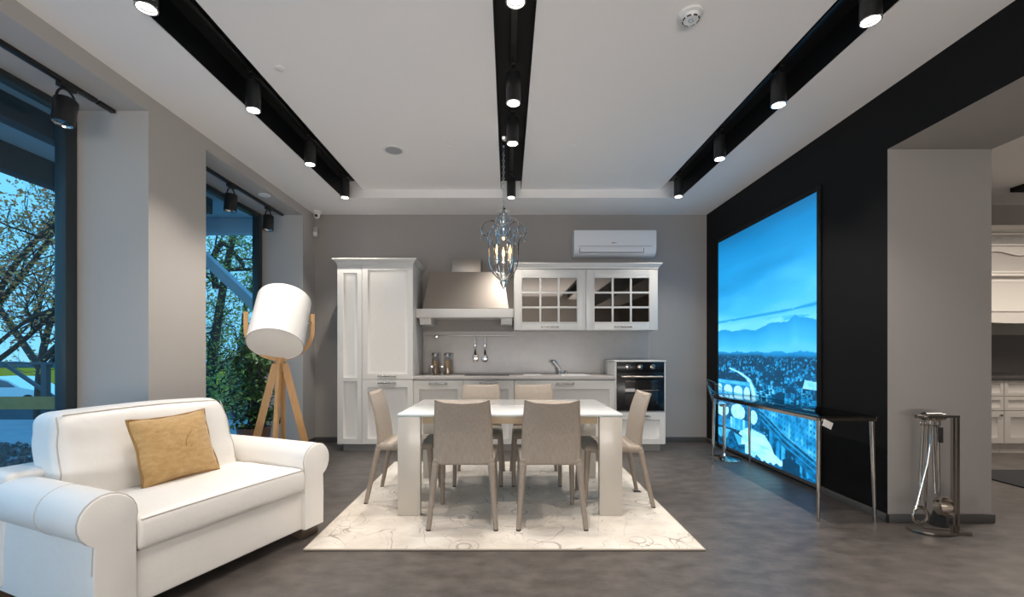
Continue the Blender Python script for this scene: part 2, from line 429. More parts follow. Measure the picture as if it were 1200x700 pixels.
# windows
def window(n, y0, y1):
    w = thing('window_%d' % n, None, None, (-3.11, (y0+y1)/2, 0)); w['kind'] = 'structure'
    x0, x1, z1, t = -3.15, -3.07, 2.91, .085
    MB().box(x0, x1, y1-t, y1, 0, z1, .006).build('jamb', M['frame'], w, True)
    MB().box(x0, x1, y0, y0+t, 0, z1, .006).build('jamb', M['frame'], w, True)
    MB().box(x0, x1, y0+t, y1-t, z1-t*.6, z1, .006).build('head', M['frame'], w, True)
    MB().box(x0, x1, y0+t, y1-t, 0, .09, .006).build('sill', M['frame'], w, True)
    MB().box(-3.125, -3.118, y0+t, y1-t, .09, z1-t*.6).build('pane', M['pane'], w, True)
window(1, -1.6, 3.167); window(2, 3.77, 5.555)

# ================================================================== OUTSIDE
struct('terrace', MB().box(-14, -3.16, -4, 8, -.22, -.02), M['pave'])
struct('street', MB().box(-60, -3, 8, 30, -1.6, -1.45), M['asphalt'])
g = MB().grid(lambda u, v: (-70+70*u, 27+18*v, -1.46+1.15*v**.8), 2, 8); tag(g.build('grass_verge', M['grass']), kind='structure')
t = tag(MB().grid(lambda u, v: (-90+90*u, 46, -.6+(.85+.12*math.sin(u*90)+.1*math.sin(u*37))*v), 120, 2).build('hedge', M['hedge']),
    'long dark hedge far beyond the street', 'hedge')
t.modifiers.new('thick', 'SOLIDIFY').thickness = 1.0
# canopy over the pavement
cn = MB().box(-4.75, -3.16, 2.0, 6.5, 3.12, 3.2)
struct('canopy', cn, M['canopy'])
def beam(x0, x1, y0, y1, z0, z1, lab):
    tag(MB().box(x0, x1, y0, y1, z0, z1, .008).build('canopy_beam', M['beam']), lab, 'beam')
beam(-3.85, -3.72, 2.0, 5.6, 2.93, 3.12, 'narrow dark beam under the canopy, nearer the glass')
beam(-4.75, -4.60, 2.0, 6.35, 2.87, 3.12, 'deep dark fascia beam along the outer canopy edge')
o = tag(MB().box(-4.75, -3.2, 6.36, 6.5, 2.90, 3.12, .008).build('canopy_end_beam', M['brace']), 'pale blue grey beam closing the canopy end in the second window', 'beam')
tag(MB().bar((-4.85, 6.2, 3.1), (-3.24, 6.2, 1.58), .12, .15, (0, 1, 0)).build('diagonal_brace', M['brace']), 'thick diagonal steel brace outside the second window', 'brace')
# railing at the terrace edge
rl = thing('steel_railing', 'dark steel railing with olive kick board at the terrace edge', 'railing', (-9, 7.8, -.02))
MB().box(-12, -6.3, 7.77, 7.83, .98, 1.02).build('top_rail', M['rail'], rl, True)
for px, w in ((-8.12, .10), (-7.62, .08), (-10.4, .08)):
    MB().box(px-w/2, px+w/2, 7.76, 7.84, -.02, .98).build('post', M['rail'], rl, True)
MB().bar((-8.9, 7.86, .98), (-7.9, 7.86, .3), .05, .05).build('brace', M['rail'], rl, True)
MB().bar((-7.1, 7.86, .9), (-7.8, 7.86, .3), .05, .05).build('brace', M['rail'], rl, True)
MB().box(-12, -6.3, 7.72, 7.76, .20, .42).build('kick_board', M['olive'], rl, True)
# bark chips bed
random.seed(3)
mb = MB()
for i in range(2600):
    x = random.uniform(-8.2, -3.9); y = random.uniform(3.2, 5.75); s = random.uniform(.025, .06); a = random.random()*6.3
    ca, sa = math.cos(a)*s, math.sin(a)*s; h = random.uniform(.01, .05)
    mb.add([(x-ca, y-sa, -.015), (x+sa*.6, y-ca*.6, -.01), (x+ca, y+sa, -.01+h*.5), (x-sa*.6, y+ca*.6, -.01), (x, y, h)], [(0,1,4),(1,2,4),(2,3,4),(3,0,4)])
tag(mb.build('bark_mulch', M['stone']), 'bed of dark and pale bark chips outside the first window', 'mulch', kind='stuff')

# trees
def branch_tree(name, label, base, limbs, seed, nleaf, leafmat, reach, twig=30, leaf=(.05, .09), group=None, up=.35):
    rng = random.Random(seed)
    t = thing(name, label, 'tree', base); wood = MB(); tips = []
    def grow(p, d, L, r, depth):
        pts = [Vector(p)]; dd = Vector(d).normalized()
        for k in range(4):
            dd = (dd+Vector((rng.gauss(0, .22), rng.gauss(0, .22), rng.gauss(0, .18)+.02*depth))).normalized()
            pts.append(pts[-1]+dd*L/4)
        wood.tube(pts, [r*(1-.16*k) for k in range(5)], 5)
        if depth >= 2: tips.extend([(pts[2], r), (pts[3], r), (pts[4], r)])
        if depth < 4:
            for k in range(3 if depth < 3 else 2):
                q = pts[rng.randint(1, 4)]
                nd = (dd+Vector((rng.gauss(0, .75), rng.gauss(0, .75), rng.gauss(0, .55)+up*.3))).normalized()
                grow(q, nd, L*rng.uniform(.5, .75), r*.55, depth+1)
    for pts, r in limbs:
        c = rnd_curve(pts, 5); wood.tube(c, [r*(1-.6*i/len(c)) for i in range(len(c))], 7)
        for k in range(twig//len(limbs)+1):
            i = rng.randint(len(c)//4, len(c)-1); d = (c[i]-c[max(i-1, 0)]).normalized() if i else Vector((0,0,1))
            grow(c[i], (d+Vector((rng.gauss(0, .7), rng.gauss(0, .7), rng.gauss(0, .6)+up))).normalized(), reach*rng.uniform(.5, 1), r*.32, 1)
    wood.build('branches', M['bark'], t, fix=False)
    vs = []; fs = []
    for k in range(nleaf):
        p, r = rng.choice(tips); p = p+Vector((rng.gauss(0, .14), rng.gauss(0, .14), rng.gauss(0, .12)-.04))
        s = rng.uniform(*leaf); a = Vector((rng.gauss(0, 1), rng.gauss(0, 1), rng.gauss(0, .6))).normalized()
        b = a.cross(Vector((rng.gauss(0, 1), rng.gauss(0, 1), rng.gauss(0, 1)))).normalized()
        n = len(vs); vs += [p-a*s*.5, p+b*s*.3, p+a*s*.5, p-b*s*.3]; fs.append((n, n+1, n+2, n+3))
    f = MB(); f.v = [tuple(v) for v in vs]; f.f = fs
    o = f.build('foliage', leafmat, t, fix=False); o['kind'] = 'stuff'
    return t
branch_tree('autumn_tree', 'bare limbed tree with sparse red and green leaves beyond the first window', (-7.9, 6.6, -.02),
    [([(0,0,0),(.1,0,1.2),(.5,-.1,2.2),(1.3,-.2,3.0),(2.3,-.3,3.3)], .055),
     ([(.05,0,.9),(.6,.2,1.5),(1.2,.3,2.3),(1.6,.3,3.4)], .04),
     ([(.1,0,1.3),(-.2,-.2,2.4),(-.3,-.3,3.6),(.1,-.3,4.8)], .05),
     ([(.05,0,1.1),(.9,-.1,1.7),(1.7,-.2,1.9),(2.4,-.2,1.85)], .03),
     ([(.3,0,1.9),(.9,.3,3.2),(1.0,.4,4.4)], .04)], 11, 8500, M['leaf1'], 1.15, twig=56, leaf=(.035, .075))
branch_tree('autumn_tree', 'sparse autumn tree standing further out behind the first window', (-12.3, 11.6, -1.45),
    [([(0,0,0),(.1,0,2.4),(.5,.1,4.2),(1.2,.2,6.2)], .10), ([(.1,0,2.4),(1.4,.2,3.8),(2.6,.2,4.6)], .09),
     ([(.1,0,2.2),(-1.2,.2,3.8),(-2.2,.2,5.4)], .09), ([(.1,0,2.0),(1.2,-.3,2.9),(2.8,-.2,3.2)], .07)], 5, 4200, M['leaf1'], 1.7, twig=34, leaf=(.06, .11))
branch_tree('leafy_tree', 'leafy green tree with looping branch outside the second window', (-6.3, 9.4, -1.45),
    [([(0,0,0),(0,0,2),(.2,0,3.6),(.5,.1,5.6)], .13), ([(0,0,1.6),(.6,.1,2.6),(1.1,.1,3.6),(1.3,.1,4.6)], .08),
     ([(0,0,1.4),(-.7,.1,2.7),(-.9,.1,4.4)], .08), ([(0,0,1.2),(.8,-.2,1.8),(1.4,-.2,2.4)], .06),
     ([(.12,0,4.0),(.05,0,4.5),(.12,0,4.8),(.28,0,4.95),(.5,0,4.75),(.68,0,4.45),(.2,0,4.38),(1.1,0,4.42)], .07)], 21, 11000, M['leaf2'], .95, twig=42, leaf=(.035, .075))
branch_tree('leafy_tree', 'yellow green bushy tree low behind the potted plant', (-8.0, 13.2, -1.45),
    [([(0,0,0),(0,0,2.0),(.2,0,4.2)], .1), ([(0,0,1.8),(.9,0,2.7),(1.6,0,3.6)], .07), ([(0,0,1.8),(-.9,0,2.8),(-1.3,0,4)], .07)], 31, 1800, M['leaf2'], 1.0, twig=26, leaf=(.07, .12))
# low shrubs by the terrace
for k, (x, y, lab) in enumerate(((-4.7, 7.2, 'low leafy shrub outside the second window, on the terrace'),)):
    branch_tree('low_shrub', lab, (x, y, -.02), [([(0,0,0),(.1,0,.35),(.15,.1,.6)], .03), ([(0,0,0),(-.2,.1,.3),(-.3,.1,.5)], .025), ([(0,0,0),(.2,-.1,.3),(.45,-.1,.4)], .025)],
        40+k, 500, M['leaf2'], .35, twig=15, leaf=(.05, .09))['category'] = 'shrub'
# white car on the lower street
car = thing('car', 'white hatchback parked on the street beyond the railing', 'car', (-24.2, 22, -1.45))
prof = [(-2.1,.35),(-2.13,.75),(-2.0,.95),(-1.75,1.38),(-1.2,1.47),(-.1,1.45),(.35,1.33),(.95,.98),(1.6,.86),(2.0,.70),(2.15,.52),(2.13,.30)]
MB().prism(prof, lambda a, b, d: (a, d, b), -.82, .82).build('body', M['carwhite'], car)
MB().prism([(-1.65,1.02),(-1.5,1.34),(-.75,1.38),(-.75,1.0)], lambda a, b, d: (a, d, b), -.835, .835).build('side_window', M['carglass'], car)
MB().prism([(-.68,1.0),(-.68,1.38),(-.05,1.36),(.3,1.27),(.72,1.0)], lambda a, b, d: (a, d, b), -.835, .835).build('side_window', M['carglass'], car)
for x in (-1.35, 1.32):
    for s in (-1, 1):
        w = MB().cyl((x, s*.70, .32), (x, s*.86, .32), .33, n=20).build('tyre', M['tyre'], car)
        MB().cyl((x, s*.80, .32), (x, s*.87, .32), .2, n=16).build('hub', M['lensoff'], w)

# ================================================================== LIGHTS ON THE CEILING
def track(name, lab, x, y0, y1, z, w=.035, h=.025):
    t = tag(MB().box(x-w/2, x+w/2, y0, y1, z-h, z, .002).build(name, M['lampblack']), lab, 'track')
    return t
track('light_track', 'black light track inside the left ceiling slot', -1.835, YF, 5.2, ZT)
track('light_track', 'black light track inside the middle ceiling slot', .04, YF, 5.2, ZT)
track('light_track', 'black light track inside the right ceiling slot', 1.913, YF, 5.2, ZT)
def spot_proto():
    r = .05
    t = thing('ceiling_spotlight', '', 'spotlight')
    # origin at the track underside; cylinder hangs on a short stem
    MB().lathe([(r-.004, -.058), (r, -.062), (r, -.262), (r-.006, -.262), (r-.008, -.245)], n=24).build('housing', M['lampblack'], t)
    MB().cyl((0, 0, 0), (0, 0, -.06), .012, n=10).box(-.017, .017, -.05, .05, -.022, 0, .003).build('stem', M['lampblack'], t)
    MB().lathe([(r-.007, -.236), (r+.0006, -.262), (r+.0006, -.2645), (r-.006, -.2645), (r-.008, -.240)], n=24).build('rim', M['trimring'], t)
    MB().lathe([(.001, -.2485), (.041, -.2485), (.041, -.240), (.001, -.240)], n=24).build('lens', M['lens'], t)
    return t
sp0 = spot_proto(); first = True
rows = (('left', -1.835, (2.254, 3.20, 4.12, 5.0)), ('middle', .04, (2.21, 3.11, 3.71, 5.0)), ('right', 1.913, (2.34, 3.134, 4.005, 4.97)))
order = ('nearest the camera', 'second from the camera', 'third from the camera', 'farthest from the camera')
for side, x, ys in rows:
    for k, y in enumerate(ys):
        t = sp0 if first else copy_tree(sp0); first = False
        t.location = (x, y, ZT-.025)
        t['label'] = 'black cylinder spotlight lit in the %s ceiling slot, %s' % (side, order[k]); t['group'] = 'spotlights in the ceiling slots'
        d = bpy.data.lights.new('spot_beam', 'SPOT'); d.energy = SPOT_W*{('right', 3): .55, ('middle', 3): .5}.get((side, k), 1); d.color = SPOT_COL; d.spot_size = R(106); d.spot_blend = .75; d.shadow_soft_size = .022
        l = bpy.data.objects.new('spot_beam', d); C.objects.link(l); l.parent = t; l.location = (0, 0, -.28)
# window recess tracks with yoke spotlights
track('window_track', 'black light track above the first window', -2.805, -1.5, 3.02, 2.91)
track('window_track', 'short black track piece beside the first window pier', -2.805, 3.035, 3.155, 2.91)
track('window_track', 'black light track above the second window', -2.805, 3.78, 5.52, 2.91)
def yoke_spot(y, lab, tilt, ax, s=1.0, L=.15, r=.058):
    t = thing('yoke_spotlight', lab, 'spotlight', (-2.805, y, 2.885), group='spotlights above the windows')
    MB().box(-.02, .02, -.05, .05, -.03, 0, .003).build('mount', M['lampblack'], t)
    T = Matrix.Translation((0, 0, -.115)) @ Matrix.Rotation(tilt, 4, ax)
    arc = [Vector((0, math.cos(a)*(r+.006), math.sin(a)*.085)) for a in [PI*k/14 for k in range(15)]]
    T2 = Matrix.Translation((0, 0, -.115))
    MB().tube(arc, .007, 8, T=T2).build('yoke', M['lampblack'], t)
    MB().lathe([(r-.005, .02), (r, .014), (r, -L), (r-.006, -L), (r-.01, -L+.02)], n=24, T=T).build('housing', M['lampblack'], t)
    MB().lathe([(.001, -L+.012), (r-.012, -L+.016), (r-.006, -L+.004), (r-.006, -L+.02), (.001, -L+.02)], n=24, T=T).build('reflector', M['lensoff'], t)
    for s_ in (-1, 1): MB().cyl((0, s_*(r-.002), 0), (0, s_*(r+.014), 0), .012, n=10, T=T2).build('pivot_knob', M['lampblack'], t)
yoke_spot(2.82, 'black yoke spotlight hanging above the first window', R(-10), 'X')
yoke_spot(4.50, 'black yoke spotlight above the second window, nearer the camera', R(4), 'Y')
yoke_spot(5.20, 'black yoke spotlight above the second window, nearer the back wall', R(-4), 'X')
# ceiling fittings
t = thing('ceiling_speaker', 'flush round ceiling speaker with grey grille', 'speaker', (-1.09, 4.24, ZU))
MB().lathe([(.10, 0), (.10, -.006), (.092, -.010), (.078, -.007), (.078, 0)], n=36).build('rim', M['whitep'], t)
MB().lathe([(.001, -.006), (.079, -.006), (.079, 0), (.001, 0)], n=36).build('grille', mat('speaker_grille', (.36, .36, .37), .7), t)
t = thing('smoke_detector', 'white round smoke detector with black slots on the ceiling', 'smoke detector', (1.046, 2.535, ZU))
MB().lathe([(.066, 0), (.066, -.012), (.056, -.018), (.050, -.018), (.050, -.02), (.048, -.034), (.040, -.042), (.001, -.042)], n=32).build('body', M['whitep'], t)
for k in range(8):
    a = PI/4*k+.2; MB().tube([(math.cos(a+q)*.044, math.sin(a+q)*.044, -.0385) for q in (-.26, -.13, 0, .13, .26)], .0042, 6).build('slot', M['dark'], t)
MB().tube([(.016, 0, -.042), (0, .016, -.042), (-.016, 0, -.042), (0, -.016, -.042)], .0022, 6, True).build('diamond_mark', M['trimring'], t)
for lab, x, y, z, r in (('small white sprinkler cap left of the chandelier', -.55, 4.16, ZU, .034), ('small white sprinkler cap right of the middle slot', .61, 4.15, ZU, .034),
                     ('small white sprinkler cap near the left slot', -1.55, 3.02, ZU, .034)):
    tag(MB().lathe([(r, 0), (r, -.004), (r*.8, -.006), (.001, -.006)], n=24).build('sprinkler_cap', M['ceil']), lab, 'sprinkler').location = (x, y, z)
tag(MB().lathe([(.06, 0), (.06, -.008), (.05, -.012), (.001, -.012)], n=24).build('sprinkler_cap', M['whitep']), 'white sprinkler cap in the second window head', 'sprinkler').location = (-2.66, 4.85, 2.91)
t = thing('security_camera', 'small white dome security camera in the back left ceiling corner', 'security camera', (-2.475, 5.76, ZL))
MB().lathe([(.055, 0), (.055, -.018), (.045, -.026), (.02, -.03)], n=24).build('mount', M['whitep'], t)
MB().sphere((0, 0, -.055), .040, 18, 12).build('ball', M['whitep'], t)
MB().cyl((.004, -.030, -.062), (.006, -.044, -.066), .019, n=16).build('lens', M['dark'], t)
t = thing('motion_sensor', 'small beige motion sensor under the security camera', 'sensor', (-2.535, 5.86, 2.77))
MB().box(-.028, .032, -.03, .038, -.06, .07, .014, 3).build('body', mat('sensor_body', (.42, .38, .35), .5), t)
MB().rbox(-.024, .03, -.042, -.01, -.05, .005, .012, 4).build('lens', M['whitep'], t)

# chandelier
ch = thing('chandelier', 'chrome lantern chandelier with scroll arms and three lit candle bulbs', 'chandelier', (-.04, 4.2, ZT))
def cz(z): return z-ZT
MB().lathe([(.05, 0), (.05, -.01), (.035, -.025), (.012, -.035), (.008, -.07), (.014, -.08), (.006, -.095)], n=20).build('ceiling_rose', M['chrome'], ch)
m = MB(); z = cz(3.128); k = 0
while z > cz(2.575):
    a = PI/2*(k % 2); L = .034
    m.tube([(math.cos(a)*math.sin(q)*.009, math.sin(a)*math.sin(q)*.009, z-L/2+math.cos(q)*L/2) for q in [2*PI*j/10 for j in range(10)]], .0022, 5, True); z -= L-.006; k += 1
m.build('chain', M['chrome'], ch)
MB().lathe([(.004, cz(2.585)), (.012, cz(2.565)), (.018, cz(2.55)), (.055, cz(2.53)), (.06, cz(2.518)), (.03, cz(2.505)), (.012, cz(2.49)), (.010, cz(2.40)),
            (.022, cz(2.385)), (.012, cz(2.37)), (.008, cz(2.31)), (.03, cz(2.29)), (.036, cz(2.275)), (.02, cz(2.255)), (.006, cz(2.245))], n=20).build('stem', M['chrome'], ch)
N = 6
for k in range(N):
    a = 2*PI*k/N+.18; T = Matrix.Rotation(a, 4, 'Z')
    fr = MB()
    sc = [(.02, 2.50), (.055, 2.475), (.072, 2.435), (.06, 2.39), (.02, 2.36)]
    fr.tube(rnd_curve([(r, 0, cz(z)) for r, z in sc]), .005, 6, T=T)
    out_ = [(.065, 2.40), (.10, 2.425), (.15, 2.42), (.195, 2.385), (.212, 2.335), (.195, 2.29), (.165, 2.285), (.155, 2.31), (.17, 2.325)]
    fr.tube(rnd_curve([(r, 0, cz(z)) for r, z in out_]), .0062, 6, T=T)
    dn = [(.195, 2.29), (.155, 2.27), (.143, 2.20), (.140, 2.10), (.132, 2.02), (.105, 1.95), (.065, 1.895), (.02, 1.862)]
    fr.tube(rnd_curve([(r, 0, cz(z)) for r, z in dn]), .0062, 6, T=T)
    cu = [(.20, 2.30), (.215, 2.265), (.20, 2.245), (.185, 2.255)]
    fr.tube(rnd_curve([(r, 0, cz(z)) for r, z in cu]), .0052, 6, T=T)
    ins = [(.036, 2.275), (.075, 2.36), (.105, 2.33), (.10, 2.25), (.115, 2.21), (.098, 2.195)]
    fr.tube(rnd_curve([(r, 0, cz(z)) for r, z in ins]), .0048, 6, T=T)
    f = fr.build('scroll_frame', M['handle'], ch)
    for rr, zz in ((.165, 2.262), (.098, 2.17), (.07, 2.36)):
        MB().lathe([(.0005, cz(zz)+.022), (.006, cz(zz)+.008), (.008, cz(zz)-.004), (.004, cz(zz)-.02), (.0005, cz(zz)-.026)], (rr, 0, 0), 6, T=T).build('crystal_drop', M['crystal'], f)
MB().lathe([(.006, cz(1.99)), (.012, cz(1.93)), (.045, cz(1.895)), (.055, cz(1.882)), (.03, cz(1.86)), (.042, cz(1.85)), (.03, cz(1.83)), (.012, cz(1.80)), (.001, cz(1.782))], n=20).build('finial', M['chrome'], ch)
for k in range(3):
    a = 2*PI*k/3-.5; T = Matrix.Rotation(a, 4, 'Z')
    arm = MB().tube(rnd_curve([(.008, 0, cz(1.94)), (.05, 0, cz(1.915)), (.075, 0, cz(1.95)), (.072, 0, cz(2.03))]), .004, 6, T=T)
    arm.lathe([(.006, cz(2.02)), (.026, cz(2.045)), (.022, cz(2.055)), (.008, cz(2.05))], (.072, 0, 0), 14, T=T)
    f = arm.build('candle_arm', M['chrome'], ch)
    MB().lathe([(.010, cz(2.052)), (.010, cz(2.10)), (.002, cz(2.102))], (.072, 0, 0), 12, T=T).build('candle_sleeve', M['candle'], f)
    MB().lathe([(.006, cz(2.102)), (.013, cz(2.12)), (.016, cz(2.14)), (.011, cz(2.165)), (.003, cz(2.195)), (.0005, cz(2.205))], (.072, 0, 0), 12, T=T).build('bulb', M['bulb'], f)
d = bpy.data.lights.new('candle_glow', 'POINT'); d.energy = 1.2; d.color = (1, .72, .42); d.shadow_soft_size = .06
l = bpy.data.objects.new('candle_glow', d); C.objects.link(l); l.parent = ch; l.location = (0, 0, cz(2.15))
# ================================================================== KITCHEN
FY = 5.30                                    # front plane of the doors
def handle(parent, x, z, y, w=.225, m=None):
    mb = MB(); n = 9
    mb.box(x-w/2, x+w/2, y-.026, y-.018, z-.008, z+.008, .002)
    for k in range(n):
        xx = x-w/2+.012+(w-.024)*k/(n-1)
        big = k in (0, 3, 5, 8)
        mb.lathe([(.001, -.012), (.011 if big else .009, -.008), (.014 if big else .010, 0), (.011 if big else .009, .008), (.001, .012)], (xx, y-.024, z), 10, ax=(1, 0, 0))
    for s in (-1, 1): mb.cyl((x+s*w*.36, y+.001, z), (x+s*w*.36, y-.020, z), .005, n=8)
    return mb.build('handle', M['handle'], parent, True)
def carcass(t, x0, x1, z0, z1, y0=FY+.024, m='lacq', y1=YB-.002):
    return MB().box(x0, x1, y0, y1, z0, z1, .002).build('body', M[m], t, True)
# tall units
tx0, tx1, tx2 = -2.036, -1.742, -1.131
t = thing('pantry_cabinet', 'narrow tall white cabinet with two recessed panels, left end of kitchen', 'cabinet', ((tx0+tx1)/2, 5.6, 0))
carcass(t, tx0, tx1-.001, .09, 2.245)
MB().box(tx0+.05, tx1-.001, FY+.06, FY+.08, 0, .09).build('plinth', M['plinth'], t, True)
d = MB().shaker(tx0, tx1-.0015, .864, 2.238, FY, fw=(.072, .055, .10, .022)).shaker(tx0, tx1-.0015, .09, .864, FY, fw=(.072, .055, .022, .066)).build('door', M['lacq'], t, True)
t = thing('tall_cabinet', 'tall wide white cabinet with chrome handles beside the range hood', 'cabinet', ((tx1+tx2)/2, 5.6, 0))
carcass(t, tx1+.001, tx2, .09, 2.245)
MB().box(tx1+.001, tx2, FY+.06, FY+.08, 0, .09).build('plinth', M['plinth'], t, True)
d = MB().shaker(tx1+.0015, tx2, .866, 2.238, FY, fw=.066).build('door', M['lacq'], t, True); handle(d, (tx1+tx2)/2, .905, FY)
d = MB().shaker(tx1+.0015, tx2, .09, .860, FY, fw=(.066, .066, .09, .066)).build('door', M['lacq'], t, True); handle(d, (tx1+tx2)/2, .822, FY)
def cornice(lab, x0, x1, yf, z0, left=True, right=True):
    """crown moulding: profile (outset, height) swept round front and ends"""
    prof = [(0, 0), (.006, .0), (.008, .018), (.022, .035), (.042, .055), (.046, .06), (.046, .072), (0, .072)]
    mb = MB(); P = []
    for o_, h in prof:
        P.append([(x0-(o_ if left else 0), YB-.002, z0+h), (x0-(o_ if left else 0), yf-o_, z0+h), (x1+(o_ if right else 0), yf-o_, z0+h), (x1+(o_ if right else 0), YB-.002, z0+h)])
    vs = [p for q in P for p in q]; fs = []
    n = len(P)
    for i in range(n):
        j = (i+1) % n
        for k in range(3): fs.append((i*4+k, i*4+k+1, j*4+k+1, j*4+k))
    mb.add(vs, fs).box(x0+.002, x1-.002, yf+.002, YB-.004, z0+.02, z0+.069)
    return tag(mb.build('cornice', M['lacq'], angle=25), lab, 'cornice')
cornice('white crown moulding on top of the tall cabinets', tx0, tx2, FY, 2.236)
# base units with worktop
bx = (-1.129, -.531, .076, 1.283)
labs = ('white base cabinet next to the tall cabinet, below the spice jars', 'white base cabinet below the black hob', 'wide white base cabinet below the sink tap')
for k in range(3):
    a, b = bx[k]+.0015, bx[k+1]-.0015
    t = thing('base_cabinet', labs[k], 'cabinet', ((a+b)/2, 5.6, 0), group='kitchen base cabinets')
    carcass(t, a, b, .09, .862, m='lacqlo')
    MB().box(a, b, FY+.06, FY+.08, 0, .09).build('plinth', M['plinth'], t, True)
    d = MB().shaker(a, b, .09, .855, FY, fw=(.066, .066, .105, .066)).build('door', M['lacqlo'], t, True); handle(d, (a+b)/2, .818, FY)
tag(MB().box(-1.129, 1.281, FY-.012, YB-.016, .864, .905, .004).build('worktop', M['counter']), 'greige stone worktop over the base cabinets', 'worktop')
tag(MB().box(-1.128, 1.884, YB-.014, YB-.001, .907, 1.467).build('splashback', M['splash']), 'smooth greige splashback panel behind the worktop', 'splashback')
tag(MB().box(-.53, .02, 5.38, 5.80, .9055, .911, .002).build('hob', M['hob']), 'flat black glass hob set on the worktop', 'hob')
t = thing('sink', 'inset greige sink with pale rim on the worktop', 'sink', (.72, 5.55, .905))
MB().box(.20, .42, 5.36, 5.80, .9055, .911, .002).box(.66, 1.0, 5.36, 5.80, .9055, .911, .002).build('rim', M['whitep'], t, True)
MB().box(.425, .655, 5.40, 5.74, .9055, .9085, .001).build('basin', M['counter'], t, True)
t = thing('tap', 'slanted chrome single lever kitchen tap', 'tap', (.67, 5.76, .905))
MB().lathe([(.026, 0), (.026, .01), (.022, .016), (.020, .06)], n=18).build('base', M['nickel'], t)
MB().tube([(.0, 0, .05), (-.02, -.02, .10), (-.07, -.06, .155), (-.10, -.085, .175)], [.024, .024, .021, .018], 14).build('spout', M['chrome'], t)
MB().tube([(-.012, -.005, .10), (-.045, -.02, .165), (-.06, -.028, .185)], [.010, .009, .007], 10).build('lever', M['chrome'], t)
t = tag(MB().lathe([(.015, 0), (.015, .006), (.011, .01), (.011, .034), (.014, .038), (.001, .042)], n=16).build('drain_knob', M['chrome']), 'small chrome drain knob beside the tap', 'knob'); t.location = (.76, 5.78, .905)
# spice jars
def jar(x, y, h, r, lab, fill):
    t = thing('spice_jar', lab, 'jar', (x, y, .9055), group='glass jars on the worktop')
    MB().lathe([(.001, 0), (r, .002), (r, h*.72), (r*.93, h*.80), (r*.93, h*.86)], n=24).build('glass', M['jar'], t)
    if fill > 0: MB().lathe([(.001, .004), (r*.9, .004), (r*.9, h*fill), (.001, h*fill+.006)], n=20).build('pasta', M['pasta'], t)
    MB().lathe([(.001, h*.86), (r*1.02, h*.86), (r*1.02, h*.985), (r*.95, h), (.001, h)], n=24).build('lid', M['nickel'], t)
jar(-.935, 5.73, .275, .046, 'tall glass jar of pasta with metal lid, back left', .62)
jar(-.775, 5.73, .275, .046, 'tall glass jar of pasta with metal lid, back right', .66)
jar(-.955, 5.60, .115, .046, 'short glass jar with metal lid, front left', 0)
jar(-.825, 5.60, .115, .046, 'short glass jar with metal lid, front right', .0)
# utensil rail
t = thing('utensil_rail', 'thin chrome rail on the splashback with a small bracket', 'rail', (-.5, 5.86, 1.41))
MB().cyl((-1.10, 5.855, 1.41), (.06, 5.855, 1.41), .006, n=10).build('rod', M['handle'], t, True)
MB().box(-.967, -.923, 5.848, 5.886, 1.375, 1.425, .006).build('bracket', M['handle'], t, True)
def utensil(x, lab, slotted):
    t = thing('serving_spoon' if slotted else 'spatula', lab, 'utensil', (x, 5.846, 1.41), group='utensils on the rail')
    MB().tube([(0, .016, .002), (0, .010, .014), (0, -.004, .012), (0, -.006, -.01), (0, -.004, -.03)], .003, 8).build('hook', M['chrome'], t)
    MB().tube([(0, -.004, -.03), (.004, -.006, -.09), (0, -.008, -.15), (0, -.006, -.185)], [.009, .013, .017, .008], 12).build('handle', M['chrome'], t)
    MB().tube([(0, -.006, -.18), (0, -.006, -.25)], [.006, .016], 10).build('neck', M['dark'], t)
    if slotted: MB().sphere((0, -.008, -.305), (.042, .012, .046), 20, 12).build('bowl', M['chrome'], t)
    else: MB().box(-.036, .034, -.012, -.005, -.345, -.25, .0035).build('blade', M['nickel'], t)
utensil(-.43, 'chrome spatula hanging on the rail, left utensil', False)
utensil(-.30, 'chrome round serving spoon hanging on the rail, right utensil', True)
# range hood
t = thing('range_hood', 'sloped brushed steel range hood on a white mantel shelf', 'range hood', (-.53, 5.6, 1.55))
m = MB()
b0, b1, yb, zb = -1.05, .01, 5.46, 1.73; c0, c1, yc, zc = -.985, -.06, 5.66, 2.215
m.add([(b0, yb, zb), (b1, yb, zb), (b1, YB-.003, zb), (b0, YB-.003, zb), (c0, yc, zc), (c1, yc, zc), (c1, YB-.003, zc), (c0, YB-.003, zc)],
      [(0,3,2,1),(4,5,6,7),(0,1,5,4),(1,2,6,5),(2,3,7,6),(3,0,4,7)])
m.build('canopy', M['steel'], t, True)
MB().box(-.715, -.345, 5.70, YB-.003, zc, 2.40, .002).build('chimney', M['steel'], t, True)
MB().box(-1.126, .072, 5.435, YB-.003, 1.615, 1.725, .006).build('mantel_shelf', M['lacq'], t, True)
for x in (-1.02, -.015):
    MB().prism([(5.462, 1.614), (YB-.016, 1.614), (YB-.016, 1.535), (5.505, 1.535), (5.478, 1.60)], lambda a, b, d: (d, a, b), x-.07, x+.07).build('bracket', M['lacq'], t, True)
